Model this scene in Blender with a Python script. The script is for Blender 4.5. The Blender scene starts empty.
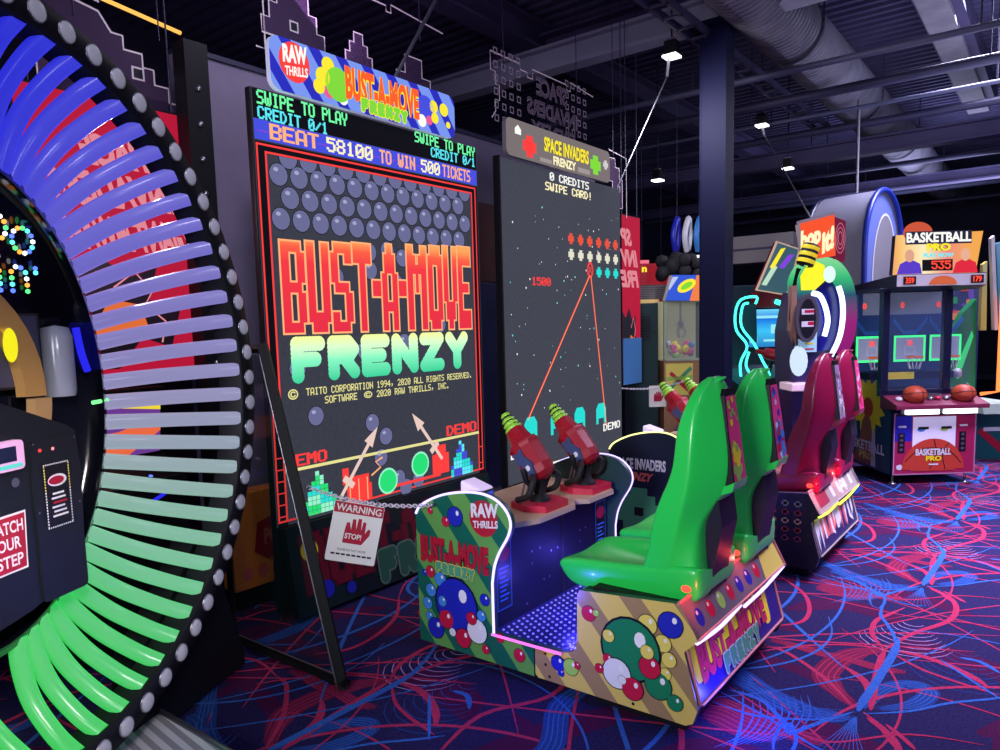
import bpy, bmesh, math, random
from mathutils import Vector, Matrix
random.seed(7)
SC = bpy.context.scene
COL = SC.collection
PI = math.pi
R = math.radians

# ------------------------------------------------------------------ materials
def lin(v):
    v /= 255.0
    return v / 12.92 if v <= .04045 else ((v + .055) / 1.055) ** 2.4
def c(r, g, b): return (lin(r), lin(g), lin(b), 1)
MATS = {}
def mat(name, col, rough=.5, metal=0, emit=0, ecol=None, spec=.5, alpha=1, coat=0):
    if name in MATS: return MATS[name]
    m = bpy.data.materials.new(name); m.use_nodes = True
    p = m.node_tree.nodes['Principled BSDF']
    col = c(*col) if isinstance(col, tuple) and len(col) == 3 else col
    p.inputs['Base Color'].default_value = col
    p.inputs['Roughness'].default_value = rough
    p.inputs['Metallic'].default_value = metal
    p.inputs['Specular IOR Level'].default_value = spec
    p.inputs['Coat Weight'].default_value = coat
    p.inputs['Alpha'].default_value = alpha
    if emit:
        p.inputs['Emission Color'].default_value = c(*ecol) if ecol else col
        p.inputs['Emission Strength'].default_value = emit
    MATS[name] = m
    return m
def glow(name, col, s=1.0):
    """a lit surface: LED pixels, backlit print, neon"""
    if name in MATS: return MATS[name]
    m = mat(name, (12, 12, 14), .6, emit=s, ecol=col, spec=.08)
    return m
def noise_mat(name, c1, c2, scale=8, rough=.6, bump=0, spec=.4, detail=4):
    m = mat(name, c1, rough, spec=spec); nt = m.node_tree; p = nt.nodes['Principled BSDF']
    tc = nt.nodes.new('ShaderNodeTexCoord'); n = nt.nodes.new('ShaderNodeTexNoise'); r = nt.nodes.new('ShaderNodeValToRGB')
    n.inputs['Scale'].default_value = scale; n.inputs['Detail'].default_value = detail
    r.color_ramp.elements[0].position = .35; r.color_ramp.elements[1].position = .65
    r.color_ramp.elements[0].color = c(*c1); r.color_ramp.elements[1].color = c(*c2)
    nt.links.new(tc.outputs['Object'], n.inputs['Vector']); nt.links.new(n.outputs['Fac'], r.inputs['Fac'])
    nt.links.new(r.outputs['Color'], p.inputs['Base Color'])
    if bump:
        b = nt.nodes.new('ShaderNodeBump'); b.inputs['Strength'].default_value = bump; b.inputs['Distance'].default_value = .01
        nt.links.new(n.outputs['Fac'], b.inputs['Height']); nt.links.new(b.outputs['Normal'], p.inputs['Normal'])
    return m
def stripe_mat(name, c1, c2, d, period, rough=.35, duty=.5, emit=0):
    m = mat(name, c1, rough); nt = m.node_tree; p = nt.nodes['Principled BSDF']
    tc = nt.nodes.new('ShaderNodeTexCoord'); dp = nt.nodes.new('ShaderNodeVectorMath'); dp.operation = 'DOT_PRODUCT'
    v = Vector(d).normalized() / period; dp.inputs[1].default_value = v
    fr = nt.nodes.new('ShaderNodeMath'); fr.operation = 'FRACT'; gt = nt.nodes.new('ShaderNodeMath'); gt.operation = 'GREATER_THAN'
    gt.inputs[1].default_value = duty
    mx = nt.nodes.new('ShaderNodeMix'); mx.data_type = 'RGBA'
    mx.inputs[6].default_value = c(*c1); mx.inputs[7].default_value = c(*c2)
    nt.links.new(tc.outputs['Object'], dp.inputs[0]); nt.links.new(dp.outputs['Value'], fr.inputs[0])
    nt.links.new(fr.outputs[0], gt.inputs[0]); nt.links.new(gt.outputs[0], mx.inputs[0])
    if emit:
        p.inputs['Base Color'].default_value = c(12, 12, 14)
        p.inputs['Specular IOR Level'].default_value = .08; nt.links.new(mx.outputs[2], p.inputs['Emission Color']); p.inputs['Emission Strength'].default_value = emit
    else:
        nt.links.new(mx.outputs[2], p.inputs['Base Color'])
    return m
def ramp_mat(name, axis, a, b, stops, emit=1.0, rough=.4):
    """colour printed / lit along one object axis"""
    m = mat(name, (12, 12, 14), max(rough, .55), spec=.08); nt = m.node_tree; p = nt.nodes['Principled BSDF']
    tc = nt.nodes.new('ShaderNodeTexCoord'); sp = nt.nodes.new('ShaderNodeSeparateXYZ'); mr = nt.nodes.new('ShaderNodeMapRange')
    mr.inputs['From Min'].default_value = a; mr.inputs['From Max'].default_value = b
    r = nt.nodes.new('ShaderNodeValToRGB'); e = r.color_ramp.elements
    while len(e) < len(stops): e.new(.5)
    for i, (pos, col) in enumerate(stops): e[i].position = pos; e[i].color = c(*col)
    nt.links.new(tc.outputs['Object'], sp.inputs[0]); nt.links.new(sp.outputs[axis], mr.inputs['Value'])
    nt.links.new(mr.outputs['Result'], r.inputs['Fac'])
    if emit:
        nt.links.new(r.outputs['Color'], p.inputs['Emission Color']); p.inputs['Emission Strength'].default_value = emit
    else: nt.links.new(r.outputs['Color'], p.inputs['Base Color'])
    return m
def tube_mat(name, s):
    """colour-changing light tube: each tube carries its own lamp colour"""
    m = mat(name, (200, 200, 210), .25); nt = m.node_tree; p = nt.nodes['Principled BSDF']
    oi = nt.nodes.new('ShaderNodeObjectInfo'); nt.links.new(oi.outputs['Color'], p.inputs['Emission Color'])
    p.inputs['Emission Strength'].default_value = s; p.inputs['Base Color'].default_value = c(80, 80, 92)
    return m
BLACK = mat('black_laminate', (16, 16, 20), .35)
BLACKM = mat('black_powder_coat', (13, 13, 18), .55, spec=.25)
DARKB = mat('dark_blue_laminate', (17, 17, 40), .5, spec=.3)
WHITE = mat('white_print', (225, 225, 225), .5)
STEEL = mat('brushed_steel', (150, 150, 158), .35, .9)
RUBBER = mat('black_rubber', (14, 14, 15), .7)

# ------------------------------------------------------------------ mesh kit
class Fr:
    def __init__(s, o, u, v, n): s.o, s.u, s.v, s.n = Vector(o), Vector(u), Vector(v), Vector(n)
    def __call__(s, u, v, d=0): return s.o + s.u * u + s.v * v + s.n * d
FONT = {}
for ch, b in {'0':'3E5149453E','1':'00427F4000','2':'4261514946','3':'2141454B31','4':'1814127F10','5':'2745454539','6':'3C4A494930','7':'0171090503','8':'3649494936','9':'064949291E',
 'A':'7E1111117E','B':'7F49494936','C':'3E41414122','D':'7F4141221C','E':'7F49494941','F':'7F09090901','G':'3E4149497A','H':'7F0808087F','I':'00417F4100','J':'2040413F01','K':'7F08142241','L':'7F40404040','M':'7F020C027F','N':'7F0408107F','O':'3E4141413E','P':'7F09090906','Q':'3E4151215E','R':'7F09192946','S':'4649494931','T':'01017F0101','U':'3F4040403F','V':'1F2040201F','W':'3F4038403F','X':'6314081463','Y':'0708700807','Z':'6151494543',
 '!':'00005F0000','/':'2010080402',',':'0050300000','.':'0060600000','-':'0808080808','(':'001C224100',')':'0041221C00',' ':'0000000000','$':'242A7F2A12'}.items():
    FONT[ch] = [int(b[i:i + 2], 16) for i in range(0, 10, 2)]
GLY = {}
def glyphs(text, bold=0, space=1.0):
    key = (text, bold, space)
    if key in GLY: return GLY[key]
    cu = bpy.data.curves.new('t', 'FONT'); cu.body = text; cu.offset = bold; cu.resolution_u = 3; cu.space_character = space
    cu.space_line = .95; cu.align_x = 'CENTER'
    o = bpy.data.objects.new('t', cu); COL.objects.link(o)
    dg = bpy.context.evaluated_depsgraph_get()
    me = bpy.data.meshes.new_from_object(o.evaluated_get(dg))
    vs = [(v.co.x, v.co.y) for v in me.vertices]; fs = [tuple(p.vertices) for p in me.polygons]
    bpy.data.objects.remove(o); bpy.data.curves.remove(cu); bpy.data.meshes.remove(me)
    x0 = min(v[0] for v in vs); x1 = max(v[0] for v in vs); y0 = min(v[1] for v in vs); y1 = max(v[1] for v in vs)
    vs = [((x - x0) / (x1 - x0), (y - y0) / (y1 - y0)) for x, y in vs]
    GLY[key] = (vs, fs); return GLY[key]
def catmull(pts, n=6, closed=False):
    out = []; L = len(pts)
    pts = [Vector(p) for p in pts]
    for i in range(L if closed else L - 1):
        if closed: p0, p1, p2, p3 = pts[i - 1], pts[i], pts[(i + 1) % L], pts[(i + 2) % L]
        else: p0, p1, p2, p3 = pts[max(i - 1, 0)], pts[i], pts[i + 1], pts[min(i + 2, L - 1)]
        for k in range(n):
            t = k / n
            out.append(.5 * ((2 * p1) + (p2 - p0) * t + (2 * p0 - 5 * p1 + 4 * p2 - p3) * t * t + (3 * p1 - p0 - 3 * p2 + p3) * t ** 3))
    if not closed: out.append(pts[-1])
    return out
class MB:
    def __init__(s): s.v, s.f, s.m, s.ms, s.sm = [], [], [], [], []
    def mi(s, m):
        if m not in s.ms: s.ms.append(m)
        return s.ms.index(m)
    def add(s, vs, fs, m, smooth=False):
        b = len(s.v); s.v += [tuple(v) for v in vs]; k = s.mi(m)
        for f in fs: s.f.append(tuple(b + i for i in f)); s.m.append(k); s.sm.append(smooth)
        return s
    def poly(s, fr, pts, d, m): return s.add([fr(u, v, d) for u, v in pts], [tuple(range(len(pts)))], m)
    def rect(s, fr, u0, v0, u1, v1, d, m): return s.poly(fr, [(u0, v0), (u1, v0), (u1, v1), (u0, v1)], d, m)
    def line(s, fr, pts, w, d, m, closed=False):
        P = [Vector((p[0], p[1])) for p in pts]; n = len(P); vs = []; fs = []
        for i in range(n):
            a = P[i - 1] if (i or closed) else P[i]; b = P[(i + 1) % n] if (i < n - 1 or closed) else P[i]
            t = (b - a); t = t.normalized() if t.length > 1e-9 else Vector((1, 0)); q = Vector((-t.y, t.x)) * w / 2
            vs += [fr(*(P[i] + q), d), fr(*(P[i] - q), d)]
        for i in range(n if closed else n - 1):
            j = (i + 1) % n; fs.append((2 * i, 2 * i + 1, 2 * j + 1, 2 * j))
        return s.add(vs, fs, m)
    def frame(s, fr, u0, v0, u1, v1, w, d, m):
        for a in ((u0, v0, u1, v0 + w), (u0, v1 - w, u1, v1), (u0, v0 + w, u0 + w, v1 - w), (u1 - w, v0 + w, u1, v1 - w)): s.rect(fr, *a, d, m)
        return s
    def disc(s, fr, u, v, ru, rv, d, m, n=20, a0=0, a1=2 * PI, rot=0):
        p = []
        full = abs(a1 - a0 - 2 * PI) < 1e-6
        for i in range(n if full else n + 1):
            a = a0 + (a1 - a0) * i / n; x, y = ru * math.cos(a), rv * math.sin(a)
            p.append((u + x * math.cos(rot) - y * math.sin(rot), v + x * math.sin(rot) + y * math.cos(rot)))
        return s.poly(fr, p, d, m)
    def bubble(s, fr, u, v, r, d, m, hi=None, sgn=1):
        s.disc(fr, u, v, r * 1.08, r * 1.08, d, MATS['ink_black'] if 'ink_black' in MATS else BLACK)
        s.disc(fr, u, v, r, r, d + .0008, m)
        s.disc(fr, u + sgn * r * .35, v + r * .4, r * .2, r * .26, d + .0016, hi or WHITE, 10)
        return s
    def text(s, t, fr, box, d, m, bold=0, space=1.0, warp=None, shear=0, outline=None, ow=.03):
        if outline:
            s.text(t, fr, (box[0], box[1], box[2], box[3]), d, outline, bold + ow, space, warp, shear); d += .0012
        vs, fs = glyphs(t, bold, space); u0, v0, u1, v1 = box; o = []
        for x, y in vs:
            u = u0 + (u1 - u0) * x + shear * y; v = v0 + (v1 - v0) * y
            if warp: u, v = warp(u, v, x, y)
            o.append(fr(u, v, d))
        return s.add(o, fs, m)
    def pix(s, t, fr, box, d, m, wx=1.6, wy=1.12, gap=1):
        u0, v0, u1, v1 = box; n = len(t) * (5 + gap) - gap; pu = (u1 - u0) / n; pv = (v1 - v0) / 7
        for k, ch in enumerate(t):
            colz = FONT.get(ch, FONT[' '])
            for i in range(5):
                r = 0
                while r < 7:
                    if colz[i] >> r & 1:
                        e = r
                        while e < 6 and colz[i] >> (e + 1) & 1: e += 1
                        a = k * (5 + gap) + i - (wx - 1) / 2; b = a + wx
                        s.rect(fr, u0 + a * pu, v1 - (e + 1 + (wy - 1) / 2) * pv, u0 + b * pu, v1 - (r - (wy - 1) / 2) * pv, d, m); r = e
                    r += 1
        return s
    def prism(s, fr, pts, d0, d1, m, mside=None, mback=None):
        n = len(pts); a = [fr(u, v, d0) for u, v in pts]; b = [fr(u, v, d1) for u, v in pts]
        s.add(b, [tuple(range(n))], m); s.add(a, [tuple(range(n))], mback or mside or m)
        s.add(a + b, [(i, (i + 1) % n, n + (i + 1) % n, n + i) for i in range(n)], mside or m); return s
    def box(s, x0, y0, z0, x1, y1, z1, m):
        v = [(x, y, z) for x in (x0, x1) for y in (y0, y1) for z in (z0, z1)]
        return s.add(v, [(0, 1, 3, 2), (4, 6, 7, 5), (0, 4, 5, 1), (2, 3, 7, 6), (0, 2, 6, 4), (1, 5, 7, 3)], m)
    def tube(s, pts, r, m, n=8, closed=False, cap=True, radii=None, smooth=True):
        P = [Vector(p) for p in pts]; L = len(P); vs = []; fs = []; up = None
        for i in range(L):
            a = P[i - 1] if (i or closed) else P[i]; b = P[(i + 1) % L] if (i < L - 1 or closed) else P[i]
            t = (b - a).normalized()
            if up is None:
                up = Vector((0, 0, 1)) if abs(t.z) < .9 else Vector((1, 0, 0))
            x = t.cross(up)
            if x.length < 1e-6: x = t.cross(Vector((0, 1, 0)))
            x.normalize(); up = x.cross(t).normalized(); rr = radii[i] if radii else r
            for k in range(n):
                q = 2 * PI * k / n; vs.append(P[i] + x * rr * math.cos(q) + up * rr * math.sin(q))
        for i in range(L if closed else L - 1):
            j = (i + 1) % L
            for k in range(n): fs.append((i * n + k, i * n + (k + 1) % n, j * n + (k + 1) % n, j * n + k))
        s.add(vs, fs, m, smooth)
        if cap and not closed: s.add(vs[:n], [tuple(range(n))], m); s.add(vs[-n:], [tuple(range(n))], m)
        return s
    def lathe(s, prof, o, ax, m, n=20, smooth=True, a0=0, a1=2 * PI):
        """prof: (r, h) along ax from o"""
        ax = Vector(ax).normalized(); x = ax.orthogonal().normalized(); y = ax.cross(x); o = Vector(o)
        full = abs(a1 - a0 - 2 * PI) < 1e-6; cnt = n if full else n + 1; vs = []; fs = []
        for r, h in prof:
            for k in range(cnt):
                q = a0 + (a1 - a0) * k / n; vs.append(o + ax * h + x * r * math.cos(q) + y * r * math.sin(q))
        for i in range(len(prof) - 1):
            for k in range(n):
                k2 = (k + 1) % cnt; fs.append((i * cnt + k, i * cnt + k2, (i + 1) * cnt + k2, (i + 1) * cnt + k))
        return s.add(vs, fs, m, smooth)
    def ball(s, o, r, m, n=16, sc=(1, 1, 1)):
        o = Vector(o); vs = []; fs = []; h = n // 2
        for i in range(h + 1):
            a = PI * i / h
            for k in range(n):
                q = 2 * PI * k / n; vs.append(o + Vector((r * sc[0] * math.sin(a) * math.cos(q), r * sc[1] * math.sin(a) * math.sin(q), r * sc[2] * math.cos(a))))
        for i in range(h):
            for k in range(n): fs.append((i * n + k, i * n + (k + 1) % n, (i + 1) * n + (k + 1) % n, (i + 1) * n + k))
        return s.add(vs, fs, m, True)
    def build(s, name, parent=None, bevel=0, label=None, subsurf=0, weld=False, normals=True):
        me = bpy.data.meshes.new(name); me.from_pydata(s.v, [], s.f)
        for m in s.ms: me.materials.append(m)
        me.polygons.foreach_set('material_index', s.m); me.polygons.foreach_set('use_smooth', s.sm)
        if weld or normals:
            bm = bmesh.new(); bm.from_mesh(me)
            if weld: bmesh.ops.remove_doubles(bm, verts=bm.verts, dist=.0003)
            if normals: bmesh.ops.recalc_face_normals(bm, faces=bm.faces)
            bm.to_mesh(me); bm.free()
        me.update()
        o = bpy.data.objects.new(name, me); COL.objects.link(o)
        if parent: o.parent = parent
        if bevel:
            b = o.modifiers.new('b', 'BEVEL'); b.width = bevel; b.segments = 2; b.limit_method = 'ANGLE'; b.angle_limit = R(50)
        if subsurf: k = o.modifiers.new('s', 'SUBSURF'); k.levels = subsurf; k.render_levels = subsurf
        if label: o['label'] = label
        return o
def thing(name, label, cat, loc=(0, 0, 0), rotz=0, group=None):
    o = bpy.data.objects.new(name, None); COL.objects.link(o); o.location = loc; o.rotation_euler = (0, 0, rotz)
    o.empty_display_size = .1; o['label'] = label; o['category'] = cat
    if group: o['group'] = group
    return o
def tag(o, label, cat, group=None):
    o['label'] = label; o['category'] = cat
    if group: o['group'] = group
    return o
def struct(o): o['kind'] = 'structure'; return o
def rrect(u0, v0, u1, v1, r, n=5):
    p = []
    for cx, cy, a in ((u1 - r, v0 + r, -PI / 2), (u1 - r, v1 - r, 0), (u0 + r, v1 - r, PI / 2), (u0 + r, v0 + r, PI)):
        for k in range(n + 1): q = a + PI / 2 * k / n; p.append((cx + r * math.cos(q), cy + r * math.sin(q)))
    return p
STK = {'F': [[(0, 0), (0, 1), (1, 1)], [(0, .5), (.8, .5)]], 'R': [[(0, 0), (0, 1), (.75, 1), (1, .76), (.75, .52), (0, .52)], [(.5, .5), (1, 0)]], 'E': [[(1, 1), (0, 1), (0, 0), (1, 0)], [(0, .5), (.8, .5)]], 'N': [[(0, 0), (0, 1), (1, 0), (1, 1)]], 'Z': [[(0, 1), (1, 1), (0, 0), (1, 0)]], 'Y': [[(0, 1), (.5, .5), (1, 1)], [(.5, .5), (.5, 0)]]}
def puffy(q, fr, word, box, d, m, m2=None, rad=.15, n=7, warp=None):
    """rounded balloon lettering drawn along the letter strokes"""
    u0, v0, u1, v1 = box; w = (u1 - u0) / len(word); h = v1 - v0; r = rad * abs(h); s_ = 1 if w > 0 else -1; t_ = 1 if h > 0 else -1
    for grow, mm, dd in (((.022 * abs(h) + .2 * r, m2, d),) if m2 else ()) + ((0, m, d + .0012),):
        cnt = 0
        for k, ch in enumerate(word):
            a, bb = u0 + k * w + s_ * r * 1.15, u0 + (k + 1) * w - s_ * r * 1.15
            for stroke in STK[ch]:
                for (x0, y0), (x1, y1) in zip(stroke, stroke[1:]):
                    for i in range(n + 1):
                        t = i / n; x, y = x0 + (x1 - x0) * t, y0 + (y1 - y0) * t
                        q.disc(fr, a + (bb - a) * x, v0 + t_ * r + (h - 2 * t_ * r) * y, r + grow, r + grow, dd + cnt * 1.2e-5, mm, 12); cnt += 1
    return q
INK = mat('ink_black', (14, 12, 26), .4)

# ------------------------------------------------------------------ setting: carpet, ceiling, walls, steel
FL = Fr((0, 0, 0), (1, 0, 0), (0, 1, 0), (0, 0, 1))
CARP = noise_mat('carpet_navy', (28, 24, 62), (42, 36, 84), 90, .95, .35, .1)
C_R = noise_mat('carpet_red', (152, 34, 70), (178, 52, 90), 120, .95, .2, .1)
C_RM = noise_mat('carpet_red_weave', (92, 22, 58), (120, 32, 68), 160, .95, .2, .1)
C_D = noise_mat('carpet_plum', (52, 14, 52), (78, 20, 66), 120, .95, .2, .1)
C_B = noise_mat('carpet_blue', (38, 80, 156), (56, 104, 180), 120, .95, .2, .1)
C_BM = noise_mat('carpet_blue_weave', (26, 50, 112), (38, 70, 138), 160, .95, .2, .1)
C_T = noise_mat('carpet_thread', (150, 120, 170), (175, 140, 190), 120, .95, .2, .1)
STROKES = [
('b',.05,[(3.97,.59),(3.84,.58),(3.69,.58),(3.40,.59),(3.19,.60),(3.11,.60)]),
('b',.025,[(4.49,.74),(4.25,.72),(4.13,.67),(4.01,.62),(3.85,.58)]),
('b',.02,[(4.35,.78),(4.44,.81),(4.56,.82),(4.60,.79),(4.48,.74),(4.34,.74),(4.35,.78)]),
('B',.07,[(3.15,.59),(3.34,.56),(3.45,.50),(3.49,.43),(3.45,.39),(3.36,.40),(3.28,.44),(3.18,.53)]),
('b',.022,[(3.10,.58),(3.23,.43),(3.39,.31),(3.52,.18),(3.60,.11)]),
('r',.045,[(3.79,.62),(3.60,.61),(3.30,.58),(3.15,.56)]),
('r',.035,[(3.79,.62),(3.91,.69),(4.03,.72),(4.16,.72),(4.28,.68),(4.42,.63)]),
('r',.04,[(4.86,.58),(4.72,.45),(4.54,.40),(4.33,.42),(4.07,.54),(3.79,.62)]),
('R',.10,[(3.79,.62),(3.70,.71),(3.56,.77),(3.42,.79),(3.34,.78),(3.26,.73),(3.15,.63)]),
('r',.03,[(3.52,1.09),(3.49,.98),(3.32,.77),(3.13,.62)]),
('r',.022,[(3.42,1.11),(3.57,1.00),(3.73,.81),(3.79,.66),(3.79,.61)]),
('R',.06,[(3.60,1.10),(3.60,.98),(3.58,.85),(3.59,.76),(3.57,.60),(3.59,.50)]),
('r',.05,[(3.50,.74),(3.42,.65),(3.33,.60),(3.17,.56)]),
('b',.022,[(3.10,.61),(2.96,.71),(2.88,.84),(2.84,.95),(2.85,1.10)]),
('B',.10,[(3.09,1.11),(3.09,1.03),(3.02,.92),(2.99,.79),(3.05,.65)]),
('b',.03,[(2.99,1.09),(2.98,.95),(2.88,.84),(2.79,.75)]),
('b',.028,[(2.90,.85),(2.79,.78),(2.86,.74),(2.98,.68),(3.08,.62)]),
('R',.13,[(2.75,1.11),(2.76,1.04),(2.73,.93),(2.74,.80)]),
('r',.04,[(3.08,.56),(3.02,.49),(2.91,.43)]),
('r',.03,[(3.07,.49),(3.00,.42),(2.94,.37)]),
('r',.025,[(3.79,.61),(3.67,.46),(3.62,.33),(3.60,.24),(3.58,.15)]),
('r',.05,[(3.80,.60),(3.81,.47),(3.77,.35),(3.70,.25),(3.63,.19)]),
('D',.16,[(3.83,.60),(3.91,.49),(3.89,.36),(3.84,.22),(3.74,.12)]),
('b',.02,[(3.81,.39),(3.67,.26),(3.54,.14)]),
('b',.035,[(3.89,.32),(3.89,.24),(3.81,.16)]),
('r',.032,[(4.57,1.35),(4.35,1.15),(4.11,1.05),(3.91,1.04),(3.78,1.14)]),
('r',.016,[(4.35,1.15),(4.32,.89),(4.30,.61),(4.36,.37),(4.40,.17)]),
('r',.016,[(4.76,1.10),(4.61,.84),(4.55,.65),(4.78,.41),(4.86,.17)]),
('b',.016,[(4.73,1.20),(4.60,.89),(4.48,.64),(4.51,.54)]),
('B',.08,[(5.07,1.31),(4.89,1.07),(4.80,.92),(4.74,.70),(4.80,.62)]),
('r',.02,[(5.32,1.26),(5.41,.99),(5.57,.66),(5.74,.27)]),
('R',.09,[(4.63,1.12),(4.58,.94),(4.54,.78),(4.55,.65)]),
('D',.14,[(4.05,1.14),(4.26,.98),(4.28,.78),(4.19,.62)]),
# the far side of the repeat
('r',.035,[(4.86,1.62),(4.60,1.75),(4.25,1.70),(3.95,1.85),(3.60,1.80)]),
('r',.025,[(3.52,1.09),(3.56,1.35),(3.40,1.6),(3.05,1.75)]),
('b',.03,[(2.85,1.10),(2.95,1.4),(3.3,1.55),(3.62,1.5),(3.8,1.3)]),
('B',.09,[(3.55,1.52),(3.9,1.48),(4.2,1.62),(4.5,1.60)]),
('r',.02,[(4.57,1.35),(4.8,1.5),(5.1,1.52),(5.3,1.4)]),
('D',.13,[(3.2,1.4),(3.6,1.65),(4.1,1.5),(4.4,1.3)]),
]
fm = MB(); fm.rect(FL, -7, -9, 22, 9, 0, CARP)
KIND = {'D': (C_D, .0004), 'R': (C_RM, .0008), 'B': (C_BM, .0010), 'r': (C_R, .0016), 'b': (C_B, .0020)}
TX, TY = 1.743, 1.76
tile = []
for n_, (k, w, pts) in enumerate(STROKES):
    P = catmull([Vector((x, y, 0)) for x, y in pts], 5)
    tile.append((P, w * (.72 if k in 'rb' else 1.15), KIND[k][1] + n_ * .00001, KIND[k][0]))
    if k in 'RB':                       # woven threads along the broad ribbons
        for q in (-.38, -.13, .13, .38):
            Q = [p + Vector((0, w * q, 0)) if abs((P[min(i + 1, len(P) - 1)] - P[i - 1 if i else 0]).x) > abs((P[min(i + 1, len(P) - 1)] - P[i - 1 if i else 0]).y) else p + Vector((w * q, 0, 0)) for i, p in enumerate(P)]
            tile.append((Q, .005, KIND[k][1] + .0005, C_R if k == 'R' else C_B))
for k in range(9):                      # fans of thin lines and half rings
    s_ = k * .022
    tile.append((catmull([Vector(p) for p in [(2.96 + s_, .98 - s_, 0), (2.82 + s_, .93 - s_, 0), (2.66 + s_, .93 - s_, 0), (2.53 + s_, .98 - s_, 0)]], 4), .006, .0013, C_B))
    tile.append(([Vector((3.09, .60, 0)), Vector((2.95, .62 - .006 * k, 0)), Vector((2.74, .67 - k * .022, 0))], .006, .0013, C_B))
    for cx, cy, m_ in ((4.22, .56, C_T), (3.98, .30, C_BM)):
        r_ = .05 + .02 * k
        tile.append(([Vector((cx - k * .03 + r_ * math.cos(q), cy + r_ * math.sin(q), 0)) for q in [PI * .55 + PI * .9 * j / 8 for j in range(9)]], .006, .0013, m_))
rr = random.Random(21)
for k in range(16):                     # long fine curves that run across the repeat
    x, y, a = rr.uniform(2.9, 4.6), rr.uniform(-.1, 1.6), rr.uniform(0, 2 * PI); pts = []
    bend = rr.uniform(-.35, .35)
    for n_ in range(8): pts.append(Vector((x, y, 0))); x += .24 * math.cos(a); y += .24 * math.sin(a); a += bend
    kk = 'r' if k % 5 < 3 else 'b'; tile.append((catmull(pts, 4), rr.choice((.010, .014, .02)), KIND[kk][1] - .0003 + k * .00001, KIND[kk][0]))
for k in range(5):                      # faint broad plum bands
    x, y, a = rr.uniform(2.9, 4.6), rr.uniform(-.1, 1.6), rr.uniform(0, 2 * PI); pts = []
    for n_ in range(6): pts.append(Vector((x, y, 0))); x += .22 * math.cos(a); y += .22 * math.sin(a); a += .25
    tile.append((catmull(pts, 4), rr.uniform(.08, .15), .0003 + k * .00001, C_D))
def ribbon(P, w, d, m):
    n = len(P); vs = []
    for i in range(n):
        t = (P[min(i + 1, n - 1)] - P[max(i - 1, 0)]); t = t.normalized() if t.length > 1e-9 else Vector((1, 0, 0)); q_ = Vector((-t.y, t.x, 0)) * w / 2 * min(1, .25 + .75 * min(i, n - 1 - i) / max(2, n * .22))
        vs += [(P[i].x + q_.x, P[i].y + q_.y, d), (P[i].x - q_.x, P[i].y - q_.y, d)]
    fm.add(vs, [(2 * i, 2 * i + 1, 2 * i + 3, 2 * i + 2) for i in range(n - 1)], m)
for i in range(-4, 10):
    for j in range(-4, 4):
        ox, oy = i * TX + j * .15, j * TY
        if not (-5 < 3.7 + ox < 18 and -6 < .7 + oy < 8): continue
        if ox + 3.7 < -.5 or (ox + 3.7 < 1 and j < -1): continue
        far = math.hypot(3.7 + ox, .7 + oy) > 10
        for P, w, d, m in tile:
            if far and w < .01: continue
            ribbon([Vector((p.x + ox, p.y + oy, 0)) for p in (P[::2] + [P[-1]] if far else P)], w, d, m)
struct(fm.build('floor', normals=False))

DECK = noise_mat('roof_deck_paint', (70, 66, 98), (82, 78, 110), 3, .8)
b = MB(); pr = []
x = -1.0
while x < 22:
    pr += [(x, 5.2), (x + .075, 5.2), (x + .095, 5.12), (x + .165, 5.12), (x + .185, 5.2)]; x += .185
v = [(px, yy, pz) for yy in (-6, 9) for px, pz in pr]; n_ = len(pr)
b.add(v, [(i, i + 1, n_ + i + 1, n_ + i) for i in range(n_ - 1)], DECK); struct(b.build('ceiling', normals=False))
STL = noise_mat('painted_ceiling_steel', (66, 60, 92), (78, 72, 104), 2, .6)
STLD = noise_mat('dark_ceiling_steel', (44, 42, 66), (56, 54, 80), 2, .5)
PIPE = mat('grey_pipe_paint', (78, 80, 106), .55)
def ibeam(name, a, bb, w, h, m):
    a, bb = Vector(a), Vector(bb); d = (bb - a).normalized(); s_ = d.cross(Vector((0, 0, 1))).normalized()
    fr = Fr(a, s_, (0, 0, 1), d); t = .03; q = MB(); W = w / 2; H = h / 2
    q.prism(fr, [(-W, -H), (W, -H), (W, -H + t), (t / 2, -H + t), (t / 2, H - t), (W, H - t), (W, H), (-W, H), (-W, H - t), (-t / 2, H - t), (-t / 2, -H + t), (-W, -H + t)], 0, (bb - a).length, m)
    return struct(q.build(name))
ibeam('beam_column_line', (6.93, -5, 4.46), (6.93, 8.5, 4.46), .2, .26, mat('beam_grey_lit', (150, 154, 170), .55))  # paler than the other beams, standing in for light on its face
ibeam('beam_cross', (7.45, 3.0, 4.78), (7.45, 8.5, 4.78), .3, .32, STL)
ibeam('beam_rear', (3, 4.95, 4.88), (21, 4.95, 4.88), .26, .3, STL)
ibeam('beam_far', (11.9, -5, 4.05), (11.9, 8.5, 4.05), .2, .24, STL)
ibeam('beam_end', (15.6, -5, 4.05), (15.6, 8.5, 4.05), .25, .2, STL)
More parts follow.
